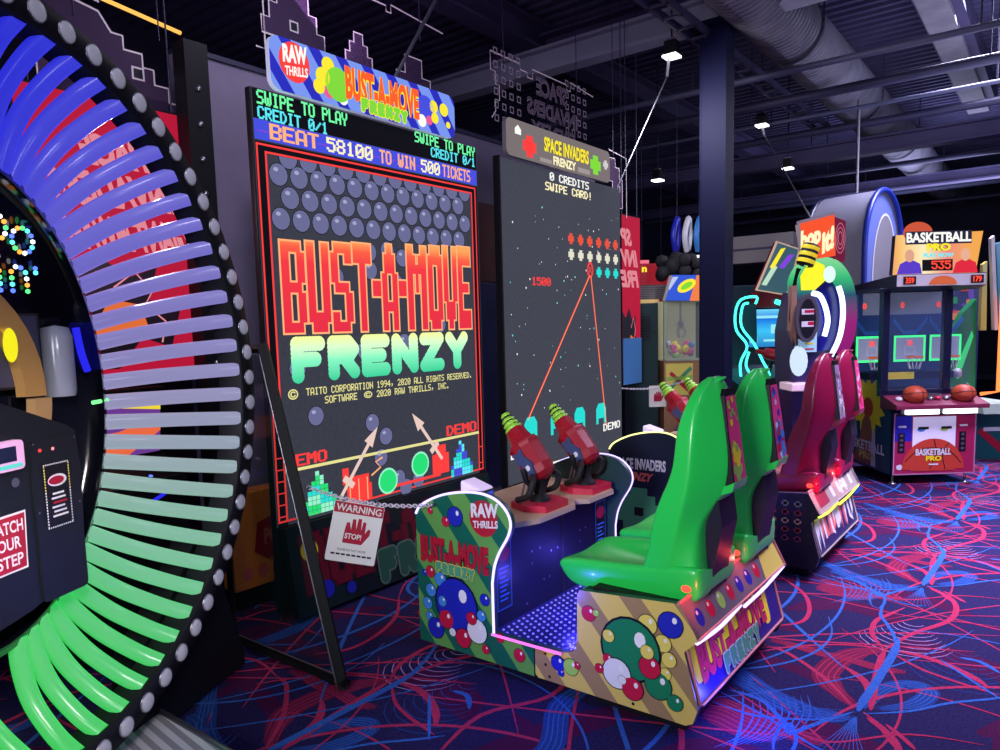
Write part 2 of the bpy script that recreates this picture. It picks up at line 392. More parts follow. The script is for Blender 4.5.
for k, (x, z, r_) in enumerate([(8.06, 4.14, .035), (9.06, 4.13, .055), (10.0, 4.14, .025), (10.84, 4.13, .05), (12.9, 4.14, .035), (13.9, 4.1, .045), (17.0, 4.1, .05), (19.0, 4.1, .05)]):
    q = MB(); q.tube([(x, -5, z), (x, 8.4, z)], r_, PIPE if k % 2 == 0 else STLD, 8)
    for yy in (-2.0, .7, 3.4, 6.0): q.tube([(x, yy, z), (x, yy, 5.14)], .009, STLD, 6)
    tag(q.build('ceiling_pipe'), ['thin ceiling pipe nearest behind the column beam', 'thick grey sprinkler pipe over the aisle, first of the thick ones', 'thin ceiling pipe just beyond the first sprinkler pipe', 'thick ceiling pipe crossing below the round duct at mid-distance', 'thinnest ceiling pipe beyond mid-distance', 'dark ceiling pipe crossing the duct above the white hood', 'grey ceiling pipe far down the aisle ceiling', 'farthest ceiling pipe at the end of the duct'][k], 'pipe', 'pipes under the roof deck')
# spiral duct
DUCT = noise_mat('galvanised_duct', (92, 90, 100), (112, 109, 119), 5, .45)
q = MB(); prof = []
x = 3.0
while x < 21.5: prof += [(.30, x), (.30, x + .06), (.308, x + .07), (.30, x + .08)]; x += .08
q.lathe(prof, (0, 2.33, 4.52), (1, 0, 0), DUCT, 28); o = q.build('ventilation_duct', normals=False)
tag(o, 'big round spiral ventilation duct running under the roof deck', 'duct')
for x in (5, 8, 11, 14, 17, 20):
    q = MB(); q.lathe([(.318, x), (.324, x), (.324, x + .04), (.318, x + .04), (.318, x)], (0, 2.33, 4.52), (1, 0, 0), STLD, 28)
    for s_ in (-.315, .315): q.tube([(x + .02, 2.33 + s_, 4.52), (x + .02, 2.33 + s_, 5.14)], .008, STLD, 6)
    q.build('duct_strap', o)
# cable tray rails beside the duct, flat light-grey tray on the right
q = MB()
for yy in (2.71, 2.88): q.box(4, yy, 4.22, 11.5, yy + .025, 4.29, STLD)
x = 4.1
while x < 11.4: q.box(x, 2.71, 4.22, x + .03, 2.9, 4.24, STLD); x += .3
for x in (4.5, 7.5, 10.5): q.tube([(x, 2.80, 4.22), (x, 2.80, 5.14)], .008, STLD, 6)
tag(q.build('cable_tray'), 'narrow dark cable tray running along the left of the round duct', 'cable tray')
TRAY = noise_mat('pale_tray', (120, 116, 124), (138, 134, 140), 4, .6)
q = MB(); q.box(7.5, 1.08, 4.78, 14.2, 1.36, 4.84, TRAY); q.box(7.5, .98, 4.84, 14.2, 1.08, 5.1, STL); q.box(7.5, 1.36, 4.84, 14.2, 1.4, 5.0, STL)
for x in (8.5, 10.5, 12.5): q.tube([(x, 1.22, 4.84), (x, 1.22, 5.14)], .01, STLD, 6)
tag(q.build('light_trough'), 'pale flat metal trough hanging under the deck at upper right', 'trough')
# column
COLM = mat('column_navy_paint', (12, 14, 46), .6, spec=.12)
q = MB(); q.box(6.83, 2.56, 0, 7.05, 2.80, 4.33, COLM)
for (a, d) in ((6.825, 2.555), (6.825, 2.795)): q.box(a, d, 0, a + .012, d + .012, 4.33, COLM)
q.box(6.74, 2.47, 4.3, 7.14, 2.89, 4.34, COLM); q.box(6.73, 2.46, 0, 7.15, 2.9, .02, COLM)
struct(q.build('column_steel'))
# walls
WAL = noise_mat('partition_grey', (118, 110, 134), (132, 122, 146), 2.5, .6)
WALB = noise_mat('partition_brown', (96, 52, 50), (110, 60, 56), 4, .6)
WALD = noise_mat('partition_blue_lit', (46, 46, 96), (56, 54, 110), 4, .6)  # blue cast of nearby neon put into the lower wall colour
q = MB(); q.box(2.45, 4.22, 0, 7.3, 4.34, 3.28, WAL); q.box(2.45, 4.2, 3.28, 7.3, 4.36, 3.31, STLD)
q.box(4.72, 4.205, 2.02, 5.72, 4.22, 2.72, WALB); q.box(4.72, 4.205, .1, 5.72, 4.22, 2.0, WALD)
q.box(4.70, 4.2, .1, 4.72, 4.22, 3.2, STLD); struct(q.build('wall_partition'))
q = MB(); NAVY = noise_mat('far_wall_navy', (20, 20, 44), (28, 27, 56), 1.2, .7)
q.box(-1, 8.6, 0, 22, 8.7, 5.2, NAVY); struct(q.build('wall_left'))
q = MB(); q.box(21.6, -6, 0, 21.7, 8.7, 5.2, NAVY)
q.box(21.5, -6, 0, 21.6, 8.7, .12, STLD); struct(q.build('wall_back'))
CREAM = noise_mat('cream_soffit', (205, 196, 190), (218, 208, 200), 1.0, .6)
q = MB(); q.box(13.2, 3.75, 2.62, 13.6, 4.85, 3.1, CREAM); q.box(13.18, 3.75, 2.84, 13.2, 4.85, 2.88, WAL); struct(q.build('wall_soffit', bevel=.02))
# ------------------------------------------------------------------ the two tall LED video walls
def led_mat(name, col):
    m = glow(name, col, 1.0); nt = m.node_tree; p = nt.nodes['Principled BSDF']
    tc = nt.nodes.new('ShaderNodeTexCoord'); n = nt.nodes.new('ShaderNodeTexNoise'); n.inputs['Scale'].default_value = 40; n.inputs['Detail'].default_value = 3
    mr = nt.nodes.new('ShaderNodeMapRange'); mr.inputs['To Min'].default_value = .75; mr.inputs['To Max'].default_value = 1.25
    nt.links.new(tc.outputs['Object'], n.inputs['Vector']); nt.links.new(n.outputs['Fac'], mr.inputs['Value']); nt.links.new(mr.outputs['Result'], p.inputs['Emission Strength'])
    return m
LED = led_mat('led_dark_grey', (58, 60, 72))
LED2 = led_mat('led_dark_grey_plain', (66, 68, 80))
g = lambda n, r, gg, bb, s=1.0: glow('lit_' + n, (r, gg, bb), s)
G_GREEN, G_CYAN, G_RED, G_ORA = g('green', 110, 245, 160, 1.15), g('cyan', 90, 225, 240, 1.15), g('red', 245, 62, 60, 1.1), g('orange', 255, 175, 120, 1.1)
G_WHITE, G_YEL, G_BLUE, G_CRM = g('white', 245, 245, 240, 1.1), g('yellow', 250, 232, 50, 1.05), g('blue', 70, 80, 225), g('cream', 250, 240, 190, 1.1)
G_BUB, G_BUBL, G_BUBD = g('slate_bubble', 106, 108, 150), g('pale_slate', 165, 168, 205), g('deep_slate', 26, 26, 34)
G_TEAL, G_MINT, G_PINK, G_EMER = g('teal', 40, 225, 215), g('mint', 150, 245, 205), g('pink', 240, 90, 150), g('emerald', 40, 225, 120)
G_PURP, G_LIME = g('purple', 130, 70, 220), g('lime', 130, 220, 60)
G_BLK = g('black', 10, 10, 16)
BIG = {'B': '111110 110011 110011 110011 111110 110011 110011 110011 111110', 'U': '110011 110011 110011 110011 110011 110011 110011 111111 011110', 'S': '011111 110011 110000 110000 011110 000011 000011 110011 111110', 'T': '111111 111111 001100 001100 001100 001100 001100 001100 001100',
 'A': '001100 011110 011110 110011 110011 110011 111111 110011 110011', 'M': '1100011 1110111 1111111 1101011 1101011 1100011 1100011 1100011 1100011', 'O': '011110 111111 110011 110011 110011 110011 110011 111111 011110', 'V': '110011 110011 110011 110011 110011 110011 011110 011110 001100', 'E': '111111 111111 110000 110000 111110 110000 110000 111111 111111'}
def big(q, fr, ch, box, d, m, grow=0):
    rows = BIG[ch].split(); u0, v0, u1, v1 = box; nx, ny = len(rows[0]), len(rows); pu, pv = (u1 - u0) / nx, (v1 - v0) / ny; s_ = 1 if pu > 0 else -1; t_ = 1 if pv > 0 else -1
    for i in range(nx):
        r = 0
        while r < ny:
            if rows[r][i] == '1':
                e = r
                while e < ny - 1 and rows[e + 1][i] == '1': e += 1
                q.rect(fr, u0 + i * pu - s_ * (grow + .0005), v1 - (e + 1) * pv - t_ * grow, u0 + (i + 1) * pu + s_ * (grow + .0005), v1 - r * pv + t_ * grow, d, m); r = e
            r += 1
def letters(q, fr, word, weights, x0, x1, z0, z1, d, m, m2=None, wx=1.75, wy=1.25, grow=.3, taper=None):
    gr = abs(x1 - x0) / 1.62 * .011
    tot = sum(weights); x = x0
    for ch, w in zip(word, weights):
        ww = (x1 - x0) * w / tot; a, bb = x + ww * .045, x + ww * .955; zt = z1 if not taper else taper((x - x0) / (x1 - x0))
        if ch == '-':
            h = (zt - z0)
            if m2: q.rect(fr, a - gr, z0 + h * .40 - gr, bb + gr, z0 + h * .58 + gr, d, m2)
            q.rect(fr, a, z0 + h * .40, bb, z0 + h * .58, d + .0012, m)
        else:
            if m2: big(q, fr, ch, (a, z0, bb, zt), d, m2, gr)
            big(q, fr, ch, (a, z0, bb, zt), d + .0012, m)
        x += ww
LOGO = 'BUST-A-MOVE'; LW = [1, 1, 1, .9, .45, .85, .45, 1.15, .9, .9, .85]
M_LOGO = ramp_mat('lit_logo_orange_red', 2, 1.6, 2.14, [(0, (224, 44, 66)), (.72, (236, 56, 66)), (.88, (244, 92, 66)), (1, (250, 160, 88))], 1.1)
M_FRZ = ramp_mat('lit_mint_yellow', 2, 1.32, 1.58, [(0, (58, 205, 150)), (.45, (130, 240, 190)), (.75, (215, 252, 200)), (1, (240, 250, 150))], 1.1)
S1 = thing('arcade_video_wall', 'tall black arcade video wall with big red headline lettering and slate bubbles', 'arcade screen', (2.35, 3.4, 0))
fr = Fr((-2.35, 0, 0), (1, 0, 0), (0, 0, 1), (0, -1, 0))
q = MB(); q.box(.004, .012, .03, 1.86, .055, 2.885, BLACKM)
q.build('cabinet_body', S1, .008)
q = MB(); X0, X1 = 2.362, 4.195
q.rect(fr, X0 - .006, .53, X1 + .006, 2.88, .0, LED)
q.rect(fr, X0, 2.725, X1, 2.875, .001, G_BLK)
q.pix('SWIPE TO PLAY', fr, (2.39, 2.80, 3.0, 2.872), .002, G_GREEN); q.pix('CREDIT 0/1', fr, (2.39, 2.725, 2.85, 2.79), .002, G_CYAN)
q.pix('SWIPE TO PLAY', fr, (3.57, 2.815, 4.18, 2.882), .002, G_GREEN); q.pix('CREDIT 0/1', fr, (3.72, 2.745, 4.18, 2.808), .002, G_CYAN)
q.rect(fr, X0, 2.618, X1, 2.722, .001, G_BLUE)
for k in range(14):
    xx = X0 + .02 + k * .13; q.rect(fr, xx, 2.66, xx + .09, 2.667, .0014, G_PURP)
q.pix('BEAT', fr, (2.46, 2.632, 2.78, 2.712), .002, G_ORA, 1.6); q.pix('58100', fr, (2.84, 2.632, 3.19, 2.712), .002, G_CRM, 1.5)
q.pix('TO WIN', fr, (3.25, 2.632, 3.56, 2.712), .002, G_ORA, 1.6); q.pix('500', fr, (3.62, 2.632, 3.80, 2.712), .002, G_CRM, 1.5); q.pix('TICKETS', fr, (3.83, 2.632, 4.12, 2.712), .002, G_ORA, 1.6)
q.rect(fr, X0, .53, X1, 2.61, .001, G_BLK)
q.rect(fr, 2.43, .53, 4.13, 2.555, .0016, LED)
q.frame(fr, X0 + .004, .3 + .25, X1 - .02, 2.60, .011, .002, G_RED)
for x in (2.424, 4.128): q.rect(fr, x - .006, .55, x + .006, 2.56, .002, G_RED)
q.rect(fr, 2.418, 2.552, 4.134, 2.563, .002, G_RED)
for z in [.58 + .066 * k for k in range(6)]:
    q.rect(fr, X0 + .01, z, 2.42, z + .007, .002, G_RED)
for z in (.60, .72): q.rect(fr, 4.13, z, X1 - .02, z + .007, .002, G_RED)
def sbub(x, z, r=.064, m=G_BUB, half=False):
    q.disc(fr, x, z, r, r, .0018, G_BUBD, 14, *(() if not half else (PI, 2 * PI))); q.disc(fr, x, z, r * .92, r * .92, .0027, m, 14, *(() if not half else (PI, 2 * PI)))
    if not half: q.disc(fr, x - r * .25, z + r * .4, r * .26, r * .18, .0032, G_BUBL, 8)
for k in range(12): sbub(2.565 + k * .135, 2.55, half=True)
for k in range(12): sbub(2.497 + k * .1345, 2.452)
for k in range(12): sbub(2.565 + k * .1345, 2.335)
for k in range(12): sbub(2.497 + k * .1345, 2.218)
for x, z in ((2.86, 1.92), (3.13, 2.08), (3.28, 2.10), (3.13, 1.97), (3.41, 2.06), (3.35, 1.90), (3.62, 2.05), (2.60, 1.47), (2.55, 1.40), (3.05, 1.48), (3.4, 1.52), (3.75, 1.63), (2.66, 1.12), (3.09, 1.03), (3.2, .93), (3.15, .80), (3.30, .64), (3.36, .57), (3.48, .60)): sbub(x, z, .06)
letters(q, fr, LOGO, LW, 2.47, 4.09, 1.60, 2.13, .004, M_LOGO, G_ORA, 1.9, 1.3, .28, lambda t: 2.10 + .075 * t)
puffy(q, fr, 'FRENZY', (2.50, 1.315, 4.04, 1.58), .004, M_FRZ, None, .165)
CRY = g('text_yellow', 235, 228, 150)
q.text('©', fr, (2.475, 1.228, 2.545, 1.288), .003, CRY, .02)
q.pix('TAITO CORPORATION 1994, 2020 ALL RIGHTS RESERVED.', fr, (2.60, 1.243, 4.07, 1.285), .003, CRY, 1.3, 1.1)
q.pix('SOFTWARE     2020 RAW THRILLS, INC.', fr, (2.73, 1.186, 3.82, 1.228), .003, CRY, 1.3, 1.1)
q.text('©', fr, (3.03, 1.186, 3.10, 1.230), .003, CRY, .02); q.rect(fr, 2.43, .824, 4.13, .842, .003, CRY)
q.pix('DEMO', fr, (2.43, .85, 2.72, .918), .003, G_RED, 1.7); q.pix('DEMO', fr, (3.78, .85, 4.1, .922), .003, G_RED, 1.7)
def arrow(a, bb, w):
    a, bb = Vector(a), Vector(bb); t = (bb - a).normalized(); s_ = Vector((-t.y, t.x)); h = bb - t * .13
    P = lambda v: (v.x, v.y)
    q.poly(fr, [P(a - s_ * w), P(h - s_ * w), P(h - s_ * w * 3.4), P(bb), P(h + s_ * w * 3.4), P(h + s_ * w), P(a + s_ * w)], .005, g('bone', 235, 205, 195))
    q.poly(fr, [P(a + t * .1 - s_ * w * 4), P(a + t * .14 - s_ * w * 4), P(a + t * .14 + s_ * w * 4), P(a + t * .1 + s_ * w * 4)], .0052, g('bone', 235, 205, 195))
arrow((2.80, .60), (3.13, 1.0), .012); arrow((3.72, .70), (3.44, 1.05), .012)
for x, z, w, h in ((2.86, .56, .2, .10), (2.90, .66, .14, .06), (2.83, .68, .05, .1)): q.rect(fr, x, z, x + w, z + h, .004, G_RED)
for x in (2.88, 2.95, 3.02): q.rect(fr, x, .56, x + .008, .7, .0045, G_ORA)
for x, z, w, h in ((3.62, .60, .17, .14), (3.66, .74, .1, .06), (3.2, .585, .5, .02)): q.rect(fr, x, z, x + w, z + h, .0042, G_RED)
q.line(fr, [(3.06, .70), (3.14, .74), (3.10, .78), (3.16, .80)], .012, .0045, G_ORA)
for x, z, r in ((3.20, .64, .085), (3.50, .70, .085)):
    q.disc(fr, x, z, r, r, .0046, G_MINT, 18); q.disc(fr, x, z, r * .85, r * .85, .0052, G_EMER, 18)
rr = random.Random(3)                    # plain heaps of coloured pixels at both ends
for cx, cols in ((2.66, (G_MINT, G_TEAL, G_EMER)), (3.93, (G_CYAN, G_TEAL, G_BLUE))):
    for iy in range(9):
        wd = 9 - iy if iy > 2 else 8
        for ix in range(-wd // 2, wd // 2):
            q.rect(fr, cx + ix * .03, .55 + iy * .028, cx + ix * .03 + .028, .55 + iy * .028 + .026, .0044, cols[(ix // 3 + iy // 2) % 3])
q.build('led_screen', S1, normals=False)
ART_D = stripe_mat('dim_green_blue_stripes', (12, 26, 34), (16, 36, 36), (1, 0, 1), .34, .35)
q = MB(); q.v, q.f = [], []
kf = Fr((-2.35, -.05, .53), (1, 0, 0), (0, -.09, -.5), (0, -1, .1))
q.prism(kf, [(2.37, 0), (4.17, 0), (4.17, 1), (2.37, 1)], -.05, 0, ART_D, BLACKM)
DR, DR2, DG = mat('print_deep_crimson', (104, 14, 34), .4), mat('print_dark_maroon', (84, 14, 40), .4), mat('print_pale_green', (150, 190, 150), .4)
letters(q, kf, LOGO, LW, 2.44, 4.12, .78, .12, .002, DR, DR2, 1.8, 1.3, .35)
kq = Fr(kf.o, kf.u, kf.v.normalized(), kf.n); kw = kf.v.length; puffy(q, kq, 'FRENZY', (2.98, .96 * kw, 3.98, .56 * kw), .006, mat('print_leaf_dim', (40, 88, 72), .4), mat('print_pale_dim', (92, 120, 104), .4), .17)
for x, z, r, m in ((2.50, .30, .06, 'y'), (2.58, .78, .05, 'b'), (4.02, .2, .07, 'r'), (2.75, .86, .035, 'b')):
    q.disc(kf, x, z, r, r * 2, .0065, {'y': mat('print_yellow', (225, 205, 50), .4), 'b': mat('print_royal_blue', (28, 36, 170), .4), 'r': DR}[m])
q.build('kick_panel', S1)
SGN = stripe_mat('lit_blue_stripes', (42, 46, 190), (122, 152, 242), (1, 0, .75), .155, .4, .42, 1.0)
sf = Fr((-2.35, -.055, 0), (1, 0, 0), (0, 0, 1), (0, -1, 0))
q = MB(); q.prism(sf, rrect(2.445, 2.88, 3.91, 3.158, .06), -.035, 0, SGN, mat('sign_edge_white', (190, 195, 215), .4, emit=.35, ecol=(190, 200, 240)))
q.disc(sf, 2.60, 3.045, .10, .105, .002, G_RED, 20)
q.text('RAW', sf, (2.525, 3.03, 2.685, 3.125), .004, G_WHITE, .05, warp=lambda u, v, x, y: (u, v + .02 * x)); q.text('THRILLS', sf, (2.535, 2.965, 2.685, 3.015), .004, G_WHITE, .03, warp=lambda u, v, x, y: (u, v + .02 * x))
for x, z, r, m in ((2.79, 3.02, .05, G_YEL), (2.76, 2.96, .04, G_YEL), (2.83, 3.09, .045, G_YEL), (2.90, 3.0, .095, G_LIME), (2.83, 2.95, .04, G_PINK), (2.93, 2.93, .035, G_WHITE), (3.62, 3.02, .085, G_BLUE), (3.585, 2.94, .04, G_WHITE), (3.655, 2.955, .03, G_PINK), (3.70, 3.05, .04, G_YEL), (3.71, 2.98, .035, G_YEL), (3.80, 3.05, .042, G_YEL), (3.84, 2.96, .022, G_YEL)): q.disc(sf, x, z, r, r, .002 + .0004 * (x % .01), m, 18)
OR2 = g('deep_orange', 250, 92, 40, 1.1)
q.text(LOGO, sf, (2.95, 2.935, 3.56, 3.125), .003, OR2, .05, 1.02, outline=G_YEL, ow=.035)
puffy(q, sf, 'FRENZY', (3.06, 2.888, 3.45, 2.968), .006, G_LIME, G_YEL, .18)
q.build('marquee', S1)
q = MB(); q.tube([(3.42 - 2.35, .02, 3.17), (4.31 - 2.35, .28, 4.2), (4.64 - 2.35, .42, 5.14)], .012, STEEL, 8)
tag(q.build('stay_cable', None), 'steel stay running from the left video wall up to the roof', 'cable'); COL.objects['stay_cable'].location = (2.35, 3.4, 0)

S2 = thing('arcade_video_wall', 'tall black arcade video wall showing two red rays and rows of small blocks', 'arcade screen', (4.47, 3.4, 0))
fr = Fr((-4.47, 0, 0), (1, 0, 0), (0, 0, 1), (0, -1, 0))
q = MB(); q.box(.0, .012, .03, 1.88, .055, 2.875, BLACKM); q.box(-.012, -.012, .03, .0, .055, 2.88, BLACKM); q.build('cabinet_body', S2, .006)
q = MB(); q.rect(fr, 4.475, .36, 6.345, 2.87, 0, LED2)
q.pix('0 CREDITS', fr, (5.15, 2.79, 5.77, 2.855), .002, G_WHITE); q.pix('SWIPE CARD!', fr, (5.08, 2.705, 5.82, 2.77), .002, G_CRM)
def blk(x, z, s_, m):                    # plain stepped pixel lozenge
    for a, bb, cc, dd in ((-2, -1, 2, 1), (-1, -2, 1, 2)): q.rect(fr, x + a * s_, z + bb * s_, x + cc * s_, z + dd * s_, .002, m)
for k in range(6):
    blk(5.46 + k * .158, 2.342, .023, g('block_red', 235, 84, 62)); blk(5.46 + k * .158, 2.208, .023, g('block_white', 228, 226, 205))
    if k > 2: blk(5.46 + k * .158, 2.076, .023, G_TEAL)
q.disc(fr, 5.775, 2.09, .055, .075, .002, G_RED, 12); q.disc(fr, 5.775, 2.09, .035, .05, .0025, LED2, 12)
q.line(fr, [(5.74, 2.13), (5.81, 2.05)], .01, .003, G_RED); q.line(fr, [(5.81, 2.13), (5.74, 2.05)], .01, .003, G_RED)
q.line(fr, [(4.76, .85), (5.765, 2.04)], .02, .002, G_RED); q.line(fr, [(6.04, .64), (5.785, 2.04)], .02, .002, G_RED)
q.line(fr, [(4.76, .85), (5.765, 2.04)], .006, .003, G_ORA); q.line(fr, [(6.04, .64), (5.785, 2.04)], .006, .003, G_ORA)
q.pix('1500', fr, (4.86, 1.93, 5.13, 1.995), .002, G_RED)
for x in (4.80, 5.18, 5.56, 5.94):
    q.poly(fr, [(x - .09, .68), (x - .09, .82), (x - .05, .87), (x + .05, .87), (x + .09, .82), (x + .09, .68), (x + .05, .68), (x + .05, .73), (x - .05, .73), (x - .05, .68)], .002, G_TEAL)
rr = random.Random(11)
for k in range(90):
    x, z = rr.uniform(4.55, 6.3), rr.uniform(.9, 2.6); s_ = rr.choice((.006, .008, .012)); q.rect(fr, x, z, x + s_, z + s_ * 1.2, .001, rr.choice((G_WHITE, G_WHITE, G_MINT, G_CYAN)))
q.pix('DEMO', fr, (5.98, .60, 6.30, .67), .003, G_WHITE); q.pix('DEMO', fr, (4.52, .56, 4.80, .63), .003, G_WHITE)
q.pix('$', fr, (5.36, .56, 5.42, .64), .003, G_WHITE); q.rect(fr, 4.9, .42, 5.75, .45, .003, G_CRM)
q.build('led_screen', S2, normals=False)
q = MB(); q.box(.02, -.06, .03, 1.86, .01, .34, BLACKM); q.build('kick_panel', S2, .01)
SG2 = glow('lit_taupe', (122, 112, 112), 1.0)
sf = Fr((-4.47, -.055, 0), (1, 0, 0), (0, 0, 1), (0, -1, 0))
q = MB(); q.prism(sf, rrect(4.49, 2.88, 6.06, 3.155, .05), -.035, 0, SG2, mat('sign_edge_grey', (120, 116, 120), .4))
q.text('SPACE INVADERS', sf, (4.99, 2.985, 5.68, 3.10), .003, G_YEL, .04, outline=mat('sign_letter_edge', (50, 44, 44), .5), ow=.03)  # dark printed outline round the letters
q.text('FRENZY', sf, (5.12, 2.90, 5.47, 2.97), .003, G_CRM, .04)
q.poly(sf, [(4.60, 3.09), (4.64, 3.12), (4.68, 3.09), (4.68, 3.05), (4.60, 3.05)], .002, G_WHITE)
for x, z, m, s_ in ((4.79, 2.985, G_RED, .045), (5.80, 3.0, G_LIME, .045), (5.98, 3.03, g('pale', 210, 205, 205), .022)):
    for a, bb, cc, dd in ((-2, -1, 2, 1), (-1, -2, 1, 2)): q.rect(sf, x + a * s_, z + bb * s_ * .9, x + cc * s_, z + dd * s_ * .9, .002, m)
q.rect(sf, 4.93, 2.9, 5.1, 2.93, .002, g('warm_grey', 160, 150, 148)); q.rect(sf, 5.5, 2.9, 5.7, 2.94, .002, g('warm_grey', 160, 150, 148))
q.build('marquee', S2)

# acrylic cut-outs hanging above, edge-lit outlines
ACR = mat('smoked_acrylic', (84, 66, 96), .15, alpha=.55)
EDGE = mat('acrylic_edge', (190, 180, 190), .3, emit=.22, ecol=(190, 170, 180))
LET = mat('acrylic_letter_edge', (150, 130, 150), .3, emit=.08, ecol=(170, 150, 170))
def stepped(cx, z, w, h, n):
    """plain symmetrical stepped silhouette"""
    p = []; sx, sz = w / (2 * n), h / n
    for k in range(n):
        hw = w / 2 - sx * k; p += [(hw, z + sz * k), (hw, z + sz * (k + 1))]
    return [(cx + a, bb) for a, bb in p] + [(cx - a, bb) for a, bb in reversed(p)]
def cutout(label, x0, z0, x1, z1, y, items, outline, text=None, group=None):
    t = thing('hanging_cutout', label, 'hanging sign', (x0, y, z0))
    f = Fr((-x0, 0, -z0), (1, 0, 0), (0, 0, 1), (0, -1, 0))
    q = MB()
    for pts, holes in items:
        q.prism(f, pts, -.008, 0, ACR)
        q.line(f, pts, .012, .001, EDGE if not text else LET, True)
        for hx, hz, hs in holes:
            q.frame(f, hx - hs, hz - hs, hx + hs, hz + hs, .01, .002, EDGE); q.rect(f, hx - hs + .01, hz - hs + .01, hx + hs - .01, hz + hs - .01, .0016, mat('acrylic_hole', (18, 16, 30), .6))
    q.build('silhouette', t)
    q = MB(); q.line(f, outline, .012, .0, EDGE)
    if text:
        for s_, bx in text: q.text(s_, f, bx, .003, ACR, .02, outline=LET, ow=.02)
        for ix in range(4):
            for iz in range(6):
                for xo in (x0 + .12, x1 - .48):
                    q.frame(f, xo + ix * .115, z0 - .12 + iz * .115, xo + ix * .115 + .062, z0 - .12 + iz * .115 + .062, .012, .002, LET)
    q.build('outline', t)
    q = MB()
    for x in (x0 + (x1 - x0) * .15, x0 + (x1 - x0) * .85): q.tube([(x - x0, -.004, (z1 - z0) * .8), (x - x0, -.004, 5.14 - z0)], .004, STLD, 5)
    q.build('hanger', t)
cutout('dark acrylic panel of stepped pixel shapes hanging over the left video wall', 2.95, 3.42, 4.66, 3.95, 4.1,
       [(stepped(3.2, 3.50, .50, .42, 4), [(3.2, 3.60, .035)]), (stepped(3.76, 3.36, .42, .36, 5), [(3.76, 3.45, .03)]), (stepped(4.32, 3.30, .56, .40, 3), [(4.32, 3.44, .04)])],
       [(2.90, 3.40), (2.97, 3.40), (2.97, 4.0), (3.42, 4.0), (3.42, 3.94), (3.47, 3.94), (3.47, 4.0), (4.05, 4.0), (4.05, 3.96), (4.1, 3.96), (4.1, 4.02), (4.68, 3.98)])
cutout('dark acrylic stepped pixel panel hanging behind the light-tube wheel', 1.72, 2.88, 2.36, 3.34, 4.1,
       [([(1.62, 2.82), (1.62, 3.34), (1.78, 3.34), (1.94, 3.31), (2.0, 3.22), (2.06, 3.22), (2.06, 3.15), (2.16, 3.15), (2.16, 3.08), (2.22, 3.08), (2.22, 3.0), (2.30, 3.0), (2.30, 2.92), (2.36, 2.92), (2.36, 2.82)], [(2.13, 3.04, .035)])],
       [(1.7, 3.4), (1.95, 3.36)])
q = None
cutout('dark acrylic panel with mirrored lettering hanging over the right video wall', 5.22, 3.55, 7.0, 4.02, 4.1, [],
       [(5.30, 3.45), (5.36, 3.52), (5.36, 3.62), (5.42, 3.62), (5.42, 3.75), (5.37, 3.75), (5.37, 3.86), (5.3, 3.86), (5.3, 4.02), (5.75, 4.02), (5.75, 3.97), (5.86, 3.97), (5.86, 3.93), (5.95, 3.93), (5.95, 4.02), (6.55, 4.02), (6.55, 3.97), (6.62, 3.97), (6.62, 4.06), (7.08, 4.02)],
       [('SPACE', (6.55, 3.80, 6.0, 3.98)), ('INVADERS', (6.75, 3.60, 5.84, 3.76)), ('FRENZY', (6.70, 3.42, 5.90, 3.56))])
cutout('small dark acrylic stepped panel beside the right video wall top', 6.42, 2.92, 6.78, 3.3, 3.54,
       [([(6.40, 2.98), (6.40, 3.2), (6.52, 3.2), (6.52, 3.12), (6.6, 3.12), (6.6, 3.02), (6.66, 3.02), (6.66, 2.74), (6.6, 2.74), (6.6, 2.68), (6.52, 2.68), (6.52, 2.9), (6.46, 2.9), (6.46, 2.98)], [(6.58, 2.92, .03)])],
       [(6.40, 3.27), (6.75, 3.24), (6.75, 2.66)])
# ------------------------------------------------------------------ the two sit-down shooting cabinets
OY = -1.06
FRONT = [(2.47, .07), (2.47, .70)] + [(p.x, p.y) for p in catmull([Vector(t) for t in [(2.47, .70), (2.43, .755), (2.31, .815), (2.18, .848), (2.06, .858), (1.97, .84), (1.91, .795), (1.888, .74), (1.905, .68), (1.955, .60), (1.985, .53), (2.0, .45)]], 4)][1:] + [(2.0, .215), (1.782, .215), (1.782, .07)]
REAR = [(1.775, .085), (1.775, .215), (1.62, .22), (1.575, .24), (1.558, .29), (1.555, .49), (1.54, .51), (1.10, .545), (1.03, .415), (1.085, .36), (1.03, .15), (1.05, .085), (1.08, .07), (1.76, .07)]
P_CR = mat('print_crimson', (168, 22, 48), .4); P_MAR = mat('print_dark_maroon', (84, 14, 40), .4)
P_RED = mat('print_cherry', (185, 24, 62), .35); P_BLU = mat('print_royal_blue', (28, 36, 170), .35); P_SKY = mat('print_sky_blue', (60, 130, 205), .35)
P_GRN = mat('print_bottle_green', (22, 120, 82), .35); P_YEL = mat('print_straw', (215, 200, 95), .35); P_LIM = mat('print_lime', (150, 195, 90), .35)
P_WHT = mat('print_white', (215, 215, 220), .35); P_LEAF = mat('print_leaf_green', (70, 150, 110), .4)
P_PINK = mat('print_pink', (225, 60, 130), .4)
LEDV = glow('led_strip_violet_white', (196, 180, 255), 2.2)
LEDW = glow('led_strip_warm_white', (235, 238, 150), 2.0)
TAIL = glow('tail_light_red', (255, 50, 40), 4.0)
TAN = mat('birch_edge_deck', (190, 160, 130), .5)
PADM = mat('pad_crimson', (190, 24, 62), .4)
GUNR = mat('gun_dark_red', (150, 12, 32), .38, spec=.4); GUNG = mat('gun_lime_tip', (150, 215, 60), .3)
GUNB = mat('gun_slate_blue', (60, 72, 110), .35)
STUD = mat('stud_metal_blue_lit', (170, 170, 255), .3, .3)  # blue LED light on the metal studs put into their colour
